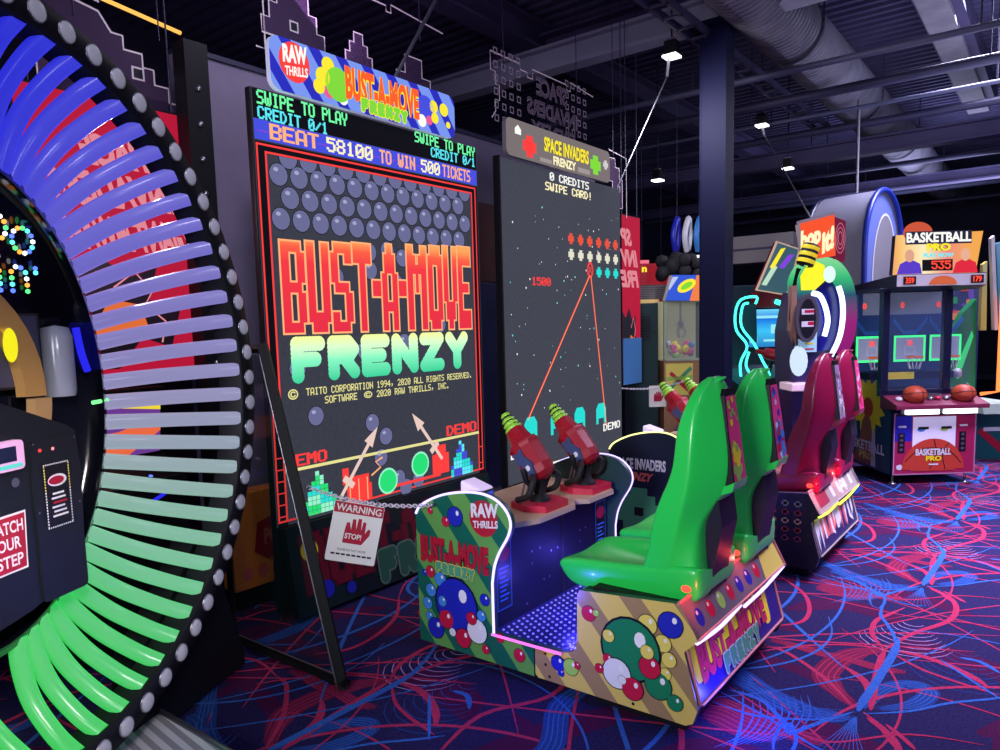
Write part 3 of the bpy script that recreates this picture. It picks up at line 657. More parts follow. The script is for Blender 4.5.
def loft(q, secs, m, smooth=True):
    n = len(secs[0]); vs = [p for s_ in secs for p in s_]; fs = []
    for i in range(len(secs) - 1):
        for k in range(n): fs.append((i * n + k, i * n + (k + 1) % n, (i + 1) * n + (k + 1) % n, (i + 1) * n + k))
    fs += [tuple(range(n)), tuple(range((len(secs) - 1) * n, len(secs) * n))]
    return q.add(vs, fs, m, smooth)
BACK = [(.60, .205, 1.31, 1.19, 1.075, .19), (.72, .205, 1.275, 1.17, 1.085, .17), (.82, .205, 1.262, 1.15, 1.09, .14), (.90, .203, 1.235, 1.13, 1.035, .09), (.96, .20, 1.208, 1.115, 1.005, .075),
        (1.04, .197, 1.175, 1.105, .99, .07), (1.15, .19, 1.172, 1.10, 1.0, .07), (1.24, .172, 1.158, 1.10, 1.018, .066), (1.32, .135, 1.132, 1.095, 1.035, .06), (1.362, .09, 1.122, 1.095, 1.052, .048), (1.385, .05, 1.10, 1.085, 1.066, .03)]
CUSH = [(1.70, .203, .588, .572, .545), (1.69, .207, .594, .574, .53), (1.64, .212, .607, .578, .475), (1.5, .212, .618, .562, .475), (1.4, .212, .624, .556, .48), (1.3, .212, .634, .566, .485), (1.15, .212, .66, .60, .49), (1.08, .208, .66, .62, .51), (1.055, .198, .65, .62, .55)]
def make_cab(loc, label, P):
    T = thing('shooting_arcade_cabinet', label, 'arcade machine', loc, 0, 'sit-down shooting cabinets in front of the video walls')
    nf = Fr((0, OY, 0), (0, 1, 0), (0, 0, 1), (-1, 0, 0)); ff = Fr((1.06, OY, 0), (0, 1, 0), (0, 0, 1), (1, 0, 0)); fg = Fr((1.14, OY, 0), (0, 1, 0), (0, 0, 1), (1, 0, 0))
    # side panels
    q = MB(); q.prism(nf, FRONT, -.03, 0, P['front'], P['edge']); P['front_art'](q, nf); q.build('front_side_panel', T, label=P.get('front_label'))
    q = MB(); q.prism(fg, FRONT, -.03, 0, P['front'], P['edge']); q.build('front_side_panel', T)
    q = MB(); q.prism(nf, REAR, -.03, 0, P['rear'], P['edge']); P['rear_art'](q, nf); q.build('rear_side_panel', T)
    q = MB(); q.prism(ff, REAR, -.03, 0, P['rear'], P['edge']); q.build('rear_side_panel', T)
    for f in (nf, fg):
        q = MB(); q.tube([f(u, v, .004) for u, v in FRONT[2:-2]], .006, P['led'], 6); q.build('led_strip', T)
    # console
    q = MB(); q.box(.034, 2.03 + OY, .07, 1.106, 2.455 + OY, .67, DARKB)
    cf = Fr((0, 2.03 + OY, 0), (1, 0, 0), (0, 0, 1), (0, -1, 0))
    q.rect(cf, .62, .10, .64, .66, .002, BLACK)
    for x, z in ((.35, .5), (.42, .5), (.35, .44), (.52, .46), (.58, .46), (.45, .33), (.5, .33), (.8, .5), (.86, .5), (.8, .44), (.9, .3), (.3, .25), (.8, .28)): q.disc(cf, x, z, .006, .006, .002, STEEL, 8)
    q.build('console_box', T, .004)
    for x0, zz in ((.06, .62), (.96, .62)):
        q = MB(); q.rect(cf, x0, .28, x0 + .12, zz, .003, BLACK); q.frame(cf, x0 + .005, .285, x0 + .115, zz - .005, .004, .004, P_SKY)
        q.disc(cf, x0 + .06, zz - .07, .045, .035, .0045, P_RED, 14)
        for k in range(8): q.rect(cf, x0 + .025, zz - .14 - k * .022, x0 + .095 - (k % 3) * .012, zz - .132 - k * .022, .0045, P_SKY)
        q.build('instruction_decal', T)
    q = MB(); up = Fr((0, OY, 0), (1, 0, 0), (0, 1, 0), (0, 0, 1)); dk = [(.02, 2.46), (.02, 2.06), (.12, 2.0), (.28, 1.93), (.60, 1.93), (.68, 1.99), (.74, 1.93), (1.0, 1.93), (1.06, 2.0), (1.108, 2.06), (1.108, 2.46)]
    q.prism(up, dk, .67, .695, TAN); q.build('console_deck', T, .006)
    for gx in (.475, .925):
        q = MB(); q.prism(up, [(gx - .14, 2.06), (gx - .10, 1.955), (gx + .10, 1.955), (gx + .14, 2.06), (gx + .10, 2.17), (gx - .10, 2.17)], .695, .728, P['pad']); q.build('gun_pad', T, .006)
        a = Vector((.09, .67, .74)).normalized(); o = Vector((gx, 1.99 + OY, .80))
        q = MB(); q.lathe([(0, -.012), (.05, -.01), (.082, .012), (.094, .06), (.098, .20), (.103, .222), (.103, .238), (.08, .25), (.066, .30), (.062, .345), (.05, .352), (0, .352)], o, a, GUNR, 10, False)
        s_ = Vector((1, 0, 0)); w = a.cross(s_)
        for sgn in (-1, 1):
            pf = Fr(o + s_ * sgn * .09, a, w, s_ * sgn)
            q.prism(pf, [(.02, -.02), (.09, -.045), (.16, -.02), (.2, -.03), (.2, .0), (.1, .03), (.04, .03)], -.01, .014, GUNB); q.prism(pf, [(.10, .012), (.19, .012), (.21, .045), (.13, .05)], -.02, .010, GUNB)
            q.disc(pf, .075, -.005, .018, .018, .017, P_WHT, 12)
        G = q.build('gun', T, .003)
        q = MB(); q.lathe([(.05, .345), (.060, .362), (.046, .372), (.044, .382), (.053, .394), (.040, .404), (.037, .414), (.045, .425), (.031, .435), (.029, .447), (.033, .462), (.024, .474), (0, .478)], o, a, GUNG, 14)
        for h in (.377, .409, .440): q.lathe([(.047 - h * .02, h - .005), (.0475 - (h - .377) * .2, h), (.047 - h * .02, h + .005)], o, a, RUBBER, 14)
        q.build('nozzle', G, label='lime green ringed nozzle')
        for sgn in (-1, 1):
            q = MB(); b0 = o + s_ * sgn * .085 + a * .03
            q.tube(catmull([b0, b0 + s_ * sgn * .05 - a * .05 - w * .0, b0 + s_ * sgn * .06 - a * .09 + w * .07, b0 + s_ * sgn * .055 - a * .06 + w * .16], 5), .019, RUBBER, 8)
            q.build('grip', G)
        pv = o + a * .44; G.scale = (.84, .84, .84); G.location = pv * .16
        q = MB(); q.lathe([(.055, .728), (.05, .745), (.03, .76), (.028, .84)], (gx, 2.06 + OY, 0), (0, 0, 1), BLACKM, 14)
        for sgn in (-1, 1): q.tube([(gx + sgn * .03, 2.06 + OY, .78), (gx + sgn * .1, 2.07 + OY, .84), (gx + sgn * .1, 2.09 + OY, .90)], .014, BLACKM, 8)
        for k in range(4): q.tube([(gx - .06 + k * .04, 2.10 + OY, .86), (gx - .06 + k * .04, 2.13 + OY, .75)], .006, STEEL, 6)
        q.build('gun_yoke', T)
    # card reader
    q = MB(); q.add([(x, y + OY, z + (.02 if y > 2.2 else 0) * 1) for x in (.07, .18) for y, z in ((2.12, .70), (2.24, .70), (2.24, .865), (2.12, .85))], [(0, 1, 2, 3), (4, 5, 6, 7), (0, 1, 5, 4), (1, 2, 6, 5), (2, 3, 7, 6), (3, 0, 4, 7)], mat('reader_white', (210, 200, 225), .35, emit=.5, ecol=(215, 190, 240)))
    q.build('card_reader', T, .012); ch = q
    q = MB(); q.box(.08, 2.112 + OY, .785, .17, 2.12 + OY, .842, BLACK); q.rect(Fr((0, 2.111 + OY, 0), (1, 0, 0), (0, 0, 1), (0, -1, 0)), .09, .795, .16, .835, .002, glow('reader_screen', (70, 90, 220), .8)); q.build('reader_screen', T)
    # foot plate
    q = MB(); q.box(.034, 1.5 + OY, .07, 1.13, 2.03 + OY, .205, mat('foot_plate_blue_lit', (44, 38, 140), .3, .5))  # blue base colour stands in for LED light on the metal plate
    uf = Fr((0, OY, 0), (1, 0, 0), (0, 1, 0), (0, 0, 1))
    for i in range(32):
        for j in range(13):
            x = .03 + i * .04 + (j % 2) * .02; y = 1.58 + j * .035
            if x < 1.11: q.lathe([(.008, .205), (.006, .2095), (0, .2105)], (x, y + OY, 0), (0, 0, 1), STUD, 6, False)
    q.build('foot_plate', T)
    q = MB(); q.tube([(-.032, 1.99 + OY, .222), (-.032, 1.62 + OY, .226)], .006, glow('led_strip_pink', (235, 110, 235), 1.6), 6); q.build('threshold_light', T)
    # bench
    q = MB(); q.box(.034, 1.10 + OY, .07, 1.03, 1.553 + OY, .5, DARKB); q.box(.034, 1.12 + OY, .5, 1.03, 1.5 + OY, .525, BLACKM)
    q.build('bench_box', T, .004)
    q = MB(); tf = Fr((0, 1.10 + OY, .545), (1, 0, 0), Vector((0, -.07, -.13)), Vector((0, -.13, .07)).normalized())
    q.prism(tf, [(.002, 0), (1.058, 0), (1.058, 1), (.002, 1)], -.003, 0, P['transom'], P['edge2']); P['transom_art'](q, tf); q.build('transom_panel', T)
    q = MB(); lf = Fr((0, 1.085 + OY, .36), (1, 0, 0), Vector((0, -.055, -.21)), Vector((0, -.21, .055)).normalized())
    q.prism(lf, [(.031, 0), (1.029, 0), (1.029, 1), (.031, 1)], -.04, 0, P['lower'], P['edge']); P['lower_art'](q, lf); q.box(.05, 1.1 + OY, .02, 1.01, 1.5 + OY, .075, BLACKM); q.build('rear_panel', T)
    q = MB(); q.tube([(-.01, 1.102 + OY, .55), (1.07, 1.102 + OY, .55)], .008, P['edge2'], 6); q.tube([(1.07, 1.102 + OY, .55), (1.07, 1.03 + OY, .41), (1.07, 1.085 + OY, .36)], .008, P['edge2'], 6); q.build('edge_trim', T)
    q = MB()
    q.tube(catmull([(.0, 1.035 + OY, .408), (.24, 1.038 + OY, .386), (.48, 1.04 + OY, .398)], 6), .008, P['led_rear'], 6)
    q.tube(catmull([(.53, 1.04 + OY, .376), (.8, 1.04 + OY, .378), (1.06, 1.035 + OY, .405)], 6), .008, P['led_rear'], 6)
    q.build('rear_led_strip', T)
    q = MB(); q.tube([lf(.02, -.02, .004), lf(.02, .96, .004), lf(.04, 1, .004), lf(1.02, 1, .004), lf(1.04, .96, .004), lf(1.04, -.02, .004)], .006, P['edge2'], 6)
    q.tube([tf(.005, .98, .004), tf(1.055, .98, .004)], .005, P['edge2'], 6); q.build('panel_trim', T)
    # seats
    for xc, art in ((.295, 0), (.835, 1)):
        q = MB(); S = []
        for z, hw, yf, yc, yr, rw in BACK:
            S.append([(xc + x, y + OY, z) for x, y in ((-hw, yf), (-hw, yf - .02), (-hw - .004, yc + .012), (-hw - .002, yc), (-hw + .008, yc - .012), (-rw, yr + .012), (-rw + .015, yr), (rw - .015, yr), (rw, yr + .012), (hw - .008, yc - .012), (hw + .002, yc), (hw + .004, yc + .012), (hw, yf - .02), (hw, yf), (hw - .035, yf + .004), (hw * .55, yf - .055), (0, yf - .065), (-hw * .55, yf - .055), (-hw + .035, yf + .004))])
        S = [S[0], [(x, y, z + .004) for x, y, z in S[0]]] + S[1:-1] + [[(x, y, z - .004) for x, y, z in S[-1]], S[-1]]
        loft(q, S, P['seat']); S = []
        for y, hw, zt, zc, zb in CUSH:
            S.append([(xc + x, y + OY, z) for x, z in ((-hw, zt - .01), (-hw, (zt + zb) / 2), (-hw + .012, zb + .01), (-hw + .025, zb), (hw - .025, zb), (hw - .012, zb + .01), (hw, (zt + zb) / 2), (hw, zt - .01), (hw - .015, zt), (hw - .05, zt - .002), (hw * .5, zc + .008), (0, zc), (-hw * .5, zc + .008), (-hw + .05, zt - .002), (-hw + .015, zt))])
        S = [S[0], [(x, y - .004, z) for x, y, z in S[0]]] + S[1:]
        loft(q, S, P['seat']); seat = q.build('seat', T, subsurf=2)
        q = MB(); bf = Fr((xc, .983 + OY, .97), (1, 0, 0), Vector((0, .05, .37)), Vector((0, -.4, .045)).normalized())
        q.prism(bf, [(-.07, .0), (.07, .0), (.067, .55), (.054, .93), (.035, 1.0), (-.035, 1.0), (-.054, .93), (-.067, .55)], -.03, .004, BLACK)
        q.poly(bf, [(-.064, .03), (.064, .03), (.061, .55), (.048, .92), (-.048, .92), (-.061, .55)], .006, P['back'][art])
        rr = random.Random(4 + art)
        for k in range(26):
            v = rr.uniform(.08, .88); u = rr.uniform(-.045, .045) * (1 - .25 * v); r = rr.uniform(.008, .02) * (1.5 if v < .4 else 1)
            q.disc(bf, u, v, r, r / .4, .007 + k * .0001, rr.choice(P['back_dots'][art]), 12)
        q.build('backrest_art', seat)
        q = MB(); q.prism(Fr((xc, OY, 0), (0, 1, 0), (0, 0, 1), (1, 0, 0)), [(1.08, .905), (.985, .945), (.975, .985), (1.0, .97), (1.08, .94)], -.075, .075, P['seat']); q.build('back_lip', seat, .008)
        q = MB(); q.prism(Fr((xc, OY, 0), (0, 1, 0), (0, 0, 1), (1, 0, 0)), [(1.13, .86), (1.035, .91), (1.02, .80), (1.04, .70), (1.06, .58), (1.065, .525), (1.14, .525)], -.085, .085, P['brace']); q.build('seat_brace', seat, .01)
        q = MB(); q.ball((xc - .208, 1.115 + OY, .575), .020, TAIL, 14, (.5, 1.0, .7)); q.ball((xc + .208, 1.115 + OY, .575), .020, TAIL, 14, (.5, 1.0, .7)); q.build('tail_light', seat)
    for xc in (.03, .57):
        l = bpy.data.lights.new('tail_glow', 'POINT'); l.energy = .8; l.color = (1, .06, .05); l.shadow_soft_size = 0
        lo = bpy.data.objects.new('tail_glow', l); COL.objects.link(lo); lo.parent = T; lo.location = (xc + .02, 1.03 + OY, .565)
    q = MB()
    for x in (.12, .95):
        for y in (1.2, 2.35): q.lathe([(.03, 0), (.03, .012), (.012, .014), (.012, .072)], (x, y + OY, 0), (0, 0, 1), BLACKM, 12)
    q.build('levelling_foot', T)
    return T
def front_art1(q, f):
    q.text(LOGO, f, (2.445, .475, 2.02, .612), .001, P_CR, .055, 1.02, outline=P_MAR, ow=.025)
    puffy(q, f, 'FRENZY', (2.345, .44, 2.10, .494), .005, P_LEAF, P_YEL, .17)
    q.disc(f, 2.045, .742, .082, .085, .001, P_CR, 22)
    q.text('RAW', f, (2.115, .738, 1.955, .805), .003, P_WHT, .05, warp=lambda u, v, x, y: (u, v + .018 * x)); q.text('THRILLS', f, (2.105, .69, 1.96, .725), .003, P_WHT, .03, warp=lambda u, v, x, y: (u, v + .018 * x))
    for y, z, r, m in ((2.215, .728, .046, P_BLU), (2.275, .695, .024, P_RED), (2.372, .735, .017, P_RED), (2.385, .432, .028, P_RED), (2.425, .42, .016, P_BLU), (2.05, .36, .028, P_BLU), (1.965, .20, .022, P_RED), (1.86, .145, .03, P_RED)): q.bubble(f, y, z, r, .001, m, sgn=-1)
    # cluster of plain bubbles in blue, sky, cherry and white
    for k, (y, z, r, m) in enumerate(((2.385, .34, .032, P_SKY), (2.41, .27, .03, P_SKY), (2.40, .205, .024, P_SKY), (2.32, .405, .036, P_SKY), (2.225, .30, .125, P_BLU), (2.36, .155, .05, P_BLU), (2.29, .215, .045, P_RED), (2.10, .20, .058, P_WHT), (2.185, .145, .046, P_RED), (2.31, .30, .026, P_SKY), (2.07, .28, .026, P_SKY), (2.05, .125, .022, P_RED), (2.25, .16, .02, P_WHT), (2.13, .255, .03, P_RED))): q.bubble(f, y, z, r, .0012 + k * .0003, m, sgn=-1)
def rear_art1(q, f):
    for k, (y, z, r, m) in enumerate(((1.50, .42, .032, P_RED), (1.465, .43, .014, P_LIM), (1.14, .455, .05, P_BLU), (1.655, .165, .034, P_BLU), (1.64, .125, .016, P_BLU), (1.59, .165, .036, P_LIM), (1.56, .18, .016, P_RED),
        (1.235, .435, .04, P_YEL), (1.17, .375, .034, P_YEL), (1.145, .315, .03, P_YEL), (1.16, .255, .024, P_YEL), (1.31, .315, .125, P_GRN), (1.19, .20, .055, P_GRN), (1.12, .15, .032, P_GRN), (1.41, .25, .022, P_RED), (1.37, .20, .062, P_WHT), (1.225, .265, .045, P_RED), (1.30, .155, .046, P_RED), (1.45, .20, .02, P_RED), (1.235, .325, .028, P_YEL), (1.405, .35, .026, P_YEL), (1.345, .18, .018, P_WHT))): q.bubble(f, y, z, r, .001 + k * .0003, m, sgn=-1)
    for y, z in ((1.72, .19), (1.72, .14), (1.63, .185), (1.70, .09), (1.3, .09)): q.disc(f, y, z, .007, .007, .001, BLACK, 8)
P_DARKT = mat('print_plum_grey', (150, 148, 150), .35)
def transom1(q, f):
    cols = [P_BLU, P_RED, P_LIM, P_RED, P_BLU, P_BLU, P_RED]
    for k, m in enumerate(cols): q.disc(f, .09 + k * .108, .55, .032, .24, .001, m, 16); q.disc(f, .082 + k * .108, .42, .009, .06, .002, P_WHT, 8)
    q.poly(f, [(.84, .04), (1.05, .04), (1.05, .96), (.79, .96)], .0015, P_YEL)
def drips(q, f, m, x0, x1, seed, z0=.05, z1=.9):
    rr = random.Random(seed); n = 12; p = [(x0, z0)]; w = (x1 - x0) / n
    for k in range(n):
        h = z1 - rr.uniform(0, .3); a = x0 + k * w; p += [(a, h - .12), (a + w * .15, h - .02), (a + w * .5, h), (a + w * .85, h - .02), (a + w, h - .12)]
    p.append((x1, z0)); q.poly(f, p, .001, m)
P_YEL2 = mat('print_bright_yellow', (245, 225, 30), .35)
def lower1(q, f):
    drips(q, f, P_YEL2, .04, .90, 5, .0, .86)
    q.text(LOGO, f, (.09, .74, .85, .02), .002, mat('print_rose', (200, 40, 84), .35), .055, 1.02, outline=P_MAR, ow=.025)
    fq = Fr(f.o, f.u, f.v * .5, f.n)
    wv = f.v.length; fq = Fr(f.o, f.u, f.v.normalized(), f.n); puffy(q, fq, 'FRENZY', (.30, .93 * wv, .72, .56 * wv), .006, P_LEAF, P_WHT, .17)
def front_art2(q, f):
    q.text('SPACE INVADERS', f, (2.42, .58, 2.03, .66), .001, P_WHT, .04, outline=mat('print_dusk', (60, 50, 80), .4), ow=.03); q.text('FRENZY', f, (2.38, .50, 2.14, .56), .001, mat('print_salmon', (225, 105, 95), .4), .05, shear=-.02)
    for a, bb, cc, dd in ((2.42, .20, 2.05, .34), (2.36, .34, 2.11, .40), (2.30, .40, 2.17, .45), (2.36, .14, 2.11, .20)): q.rect(f, a, bb, cc, dd, .001, P_LEAF)
    q.rect(f, 2.27, .25, 2.20, .31, .0018, BLACK)
def rear_art2(q, f):
    rows = [P_DARKT, mat('print_faded_red', (150, 50, 70), .4), mat('print_faded_cream', (190, 150, 130), .4), mat('print_faded_red', (150, 50, 70), .4), mat('print_faded_plum', (120, 50, 90), .4)]
    for i in range(5):
        for j in range(6):
            y, z = 1.16 + j * .075, .47 - i * .055
            for a, bb, cc, dd in ((-2, -1, 2, 1), (-1, -2, 1, 2)): q.rect(f, y + a * .011, z + bb * .009, y + cc * .011, z + dd * .009, .001, rows[i])
def transom2(q, f):
    q.rect(f, .08, .2, .3, .8, .001, mat('print_faded_red', (150, 50, 70), .4)); q.text('A', f, (.6, .85, .76, .15), .001, P_WHT, .02)
    for k in range(4): q.rect(f, .40 + k * .16, .25, .46 + k * .16, .75, .0012, P_WHT)
def lower2(q, f):
    rr = random.Random(8)
    for k in range(22):
        x = .06 + k * .042; q.poly(f, [(x, .1), (x + .06, .05), (x + rr.uniform(0, .09), rr.uniform(.5, .95)), (x + .01, .7)], .001 + k * .00005, rr.choice((P_WHT, P_WHT, mat('print_faded_navy', (40, 50, 110), .4), mat('print_salmon', (225, 105, 95), .4))))
    drips(q, f, mat('print_acid_yellow', (225, 240, 60), .35), .08, .62, 9, -.05, .3)
SEAT_G = mat('seat_green_plastic', (34, 200, 78), .32, coat=.2); SEAT_M = mat('seat_maroon_plastic', (140, 16, 62), .32, coat=.2)
CAB1 = make_cab((2.5, 1.06, 0), 'two-seat shooting cabinet with bright green seats and bubble artwork on striped side panels', dict(
    front=stripe_mat('side_green_stripes', (16, 92, 76), (92, 150, 74), (0, 1, -.85), .19, .35), rear=stripe_mat('side_straw_stripes', (150, 122, 88), (205, 182, 96), (0, 1, -.85), .19, .35, .42),
    edge=mat('panel_edge_dark_green', (30, 60, 60), .4), edge2=mat('pink_edge_trim', (200, 120, 120), .4), led=LEDV, led_rear=LEDV, pad=PADM, seat=SEAT_G, brace=DARKB,
    transom=mat('transom_grey_print', (104, 100, 116), .35), lower=mat('print_deep_blue', (24, 22, 120), .35), back=(P_PINK, P_PINK), back_dots=((P_YEL2, P_YEL2, P_LIM, P_LIM), (P_WHT, P_SKY, P_SKY, P_RED, P_BLU)),
    front_art=front_art1, rear_art=rear_art1, transom_art=transom1, lower_art=lower1))
CAB2 = make_cab((4.58, 1.15, 0), 'two-seat shooting cabinet with maroon seats and dark panels of small pixel blocks', dict(
    front=noise_mat('side_night_blue', (18, 24, 44), (26, 32, 58), 3, .35), rear=mat('side_black_print', (12, 12, 26), .35), edge=mat('panel_edge_plum', (90, 70, 100), .4), edge2=mat('panel_edge_grey', (150, 140, 140), .4),
    led=LEDW, led_rear=glow('led_strip_lime', (225, 245, 80), 3), pad=PADM, seat=SEAT_M, brace=DARKB, transom=mat('transom_grey_print2', (160, 150, 140), .35), lower=mat('print_ink_blue', (30, 34, 80), .35),
    back=(mat('print_lilac', (150, 120, 160), .4), P_PINK), back_dots=((P_WHT, P_DARKT, P_MAR), (P_WHT, P_PINK, P_RED)), front_art=front_art2, rear_art=rear_art2, transom_art=transom2, lower_art=lower2))
# ------------------------------------------------------------------ light-tube wheel game at left
WYAW = .4367; WC = Vector((.8378, 2.4635, 0)); ZC = 1.404
W = thing('prize_wheel_game', 'giant black wheel game ringed by white bulbs and blue to green light tubes', 'arcade machine', WC, WYAW)
ex, ey = Vector((math.cos(WYAW), math.sin(WYAW), 0)), Vector((-math.sin(WYAW), math.cos(WYAW), 0))
def wl(x, y, z): d = Vector((x, y, z)) - WC; return (d.dot(ex), d.dot(ey), z)
wf = Fr((0, 0, 0), (1, 0, 0), (0, 0, 1), (0, -1, 0))
q = MB(); q.lathe([(1.152, .09), (1.152, -.018), (1.16, -.03), (1.24, -.03), (1.25, -.018), (1.25, .09), (1.152, .09)], (0, 0, ZC), (0, 1, 0), BLACKM, 96); q.build('ring_frame', W, normals=False)
BULB = mat('bulb_frosted', (150, 150, 160), .35, emit=.22, ecol=(180, 182, 200)); TUBE = tube_mat('light_tube_acrylic', .68)
stops = [(-180, (30, 225, 70)), (-100, (30, 228, 70)), (-62, (60, 222, 100)), (-42, (125, 215, 160)), (-22, (165, 195, 190)), (-5, (168, 165, 205)), (20, (140, 132, 215)), (50, (105, 100, 235)), (75, (50, 55, 245)), (105, (40, 45, 240)), (180, (110, 100, 220))]
def tcol(a):
    for (a0, c0), (a1, c1) in zip(stops, stops[1:]):
        if a0 <= a <= a1:
            t = (a - a0) / (a1 - a0); return c(*[c0[i] + (c1[i] - c0[i]) * t for i in range(3)])
DT = 2 * PI / 66
b0 = MB(); b0.lathe([(.033, 0), (.032, -.005), (.027, -.009), (.016, -.0125), (0, -.014)], (0, 0, 0), (0, 1, 0), BULB, 14); b0.lathe([(.036, 0), (.036, -.004), (.033, -.005)], (0, 0, 0), (0, 1, 0), STEEL, 14)
bulb0 = b0.build('bulb', W)
for k in range(66):
    a = 1.4286 - DT * k; o = bulb0 if k == 0 else bulb0.copy()
    if k: COL.objects.link(o); o.parent = W
    o.location = (1.2 * math.cos(a), -.03, ZC + 1.2 * math.sin(a))
    a += DT * .35; q = MB(); dg_ = (math.degrees(a) + 180) % 360 - 180
    fold = dg_ if abs(dg_) <= 90 else (180 - abs(dg_)) * (1 if dg_ > 0 else -1)
    ph = a - R(6 * (abs(fold) / 77) ** 2) * (1 if dg_ > 0 else -1) * (1 if abs(dg_) <= 90 else -1)
    O_ = Vector((1.165 * math.cos(a), 0, 1.165 * math.sin(a))); I_ = Vector((.566 * math.cos(ph), 0, .797 * math.sin(ph)))
    P3 = lambda s_, y: (lambda v: (v.x, y, ZC + v.z))(O_.lerp(I_, s_))
    q.tube(catmull([P3(0, .0), P3(.15, .08), P3(.42, .165), P3(.72, .205), P3(1, .215)], 5), .030, TUBE, 12)
    o = q.build('light_tube', W); o.color = tcol(dg_)
DRUM = mat('gloss_black_drum', (10, 11, 20), .12, coat=.5)
q = MB(); q.lathe([(1, .185), (1.04, .195), (1.04, .50), (0, .50)], (0, 0, 0), (0, 1, 0), DRUM, 64); q.lathe([(1, .185), (.985, .262), (0, .268)], (0, 0, 0), (0, 1, 0), DRUM, 64)
q.v = [(x * .555, y, ZC + z * .782) for x, y, z in q.v]
q.build('drum_back', W, normals=False)
def inset(o): o.location = (-.165, -.19, 0); o.scale = (.93, 1, 1)
q = MB(); rb = [glow('dot_' + n, cc, 2.2) for n, cc in (('white', (240, 245, 255)), ('aqua', (90, 235, 235)), ('orange', (255, 150, 60)), ('blue', (80, 110, 255)), ('green', (80, 240, 120)))]
n_ = 0
def dot(x, z, r=.0085):
    global n_; q.ball((x, .425, z), r, rb[(n_ * 3) % 5], 6); n_ += 1
def letter(pts):
    global q
    q = MB()
    for x, z in pts: dot(x, z)
    inset(q.build('led_letter', W))
for cx, cz in ((.505, 1.935), (.395, 1.97)): letter([(cx + .045 * math.cos(k * 2 * PI / 13), cz + .042 * math.sin(k * 2 * PI / 13)) for k in range(13)])
letter([(.395, 1.765 + k * .021) for k in range(4)] + [(.395, 1.875)])
letter([(.445, 1.765 + k * .021) for k in range(4)] + [(.465, 1.845), (.487, 1.843), (.505, 1.828)] + [(.508, 1.765 + k * .021) for k in range(3)])
letter([(.55, 1.845), (.55, 1.83)])
GOLD = mat('gold_rim', (215, 165, 95), .3, .3); q = MB()
q.box(.20, .40, 1.44, .515, .44, 1.69, mat('slate_screen', (70, 72, 100), .3)); q.frame(wf, .2, 1.44, .515, 1.69, .008, -.398, BLACK); inset(q.build('inner_panel', W))
q = MB(); p_ = [(.06 + rr_ * math.cos(a), 1.42 + rr_ * math.sin(a)) for rr_, rng in ((.42, range(0, 13)), (.33, range(12, -1, -1))) for a in [PI * .55 * k / 12 - .02 for k in rng]]
q.prism(wf, p_, -.40, -.36, GOLD); q.disc(wf, .33, 1.585, .03, .055, -.345, glow('button_yellow', (250, 240, 30), 1.0), 20)
p_ = [(.17 + rr_ * math.cos(a), 1.41 + rr_ * math.sin(a)) for rr_, rng in ((.33, range(0, 9)), (.26, range(8, -1, -1))) for a in [-.02 - .6 * k / 8 for k in rng]]; q.prism(wf, p_, -.40, -.36, mat('gold_pale', (190, 150, 100), .3)); inset(q.build('spinner_rim', W))
q = MB(); q.lathe([(.05, 1.40), (.055, 1.42), (.055, 1.61), (.045, 1.64), (0, 1.65)], (.585, .40, 0), (0, 0, 1), mat('pearl_post', (150, 155, 170), .2), 18); inset(q.build('pearl_post', W))
q = MB(); q.tube([(.74, .40, 1.36), (.80, .38, 1.365)], .008, glow('tube_end_green', (120, 250, 140), 1.6), 6); inset(q.build('accent_light', W)); q = MB(); q.tube(catmull([(.70, .41, 1.64), (.705, .40, 1.55), (.73, .40, 1.48)], 5), .013, glow('tube_blue', (40, 40, 240), 1.0), 8); inset(q.build('accent_light', W))
PED = mat('pedestal_black', (20, 24, 30), .4)
q = MB(); q.prism(Fr((-.129, .10, .109), (.93, 0, 0), (0, 0, .934), (0, -1, 0)), [(-.45, 1.43), (.145, 1.405), (.44, 1.285), (.473, 1.262), (.487, 1.11), (.470, .775), (.36, .715), (.22, .672), (.05, .647), (-.3, .66), (-.45, .8), (-.5, 1.0)], -.15, 0, PED); q.build('control_pedestal', W, .008)
pf = Fr((-.129, .095, .109), (.93, 0, 0), (0, 0, .934), (0, -1, 0))
q = MB(); q.prism(pf, rrect(.265, .66 + .02, .465, 1.25, .02), -.01, .004, PED)
for x in (.275, .455):
    for z in (1.0, 1.24): q.disc(pf, x, z, .004, .004, .006, STEEL, 6)
for x, z, m in ((.30, 1.215, glow('red_led', (255, 60, 60), 2)), (.355, 1.213, glow('pink_led', (255, 150, 150), 1.5))): q.disc(pf, x, z, .007, .006, .006, m, 8)
q.build('service_door', W, .003)
q = MB(); q.prism(pf, rrect(.02, 1.17, .222, 1.268, .015), -.01, .02, mat('reader_shell', (180, 150, 190), .3, emit=.55, ecol=(230, 150, 190))); q.rect(pf, .04, 1.20, .19, 1.25, .022, glow('reader_lcd', (40, 45, 90), .6)); q.rect(pf, .10, 1.178, .21, 1.192, .022, glow('reader_aqua', (110, 230, 220), 1.0)); q.rect(pf, .0, 1.105, .12, 1.145, .003, WHITE); q.disc(pf, .195, 1.125, .016, .016, .003, STEEL, 12); q.build('card_reader', W, .004)
SR = mat('sign_red', (165, 22, 46), .4)
tl = lambda u, v, x, y: (u, v + .02 * (x - .5))
q = MB(); q.poly(pf, [(-.105, .822), (.213, .83), (.222, 1.027), (-.10, 1.018)], .003, WHITE); q.poly(pf, [(-.098, .829), (.206, .837), (.215, 1.020), (-.093, 1.011)], .005, SR)
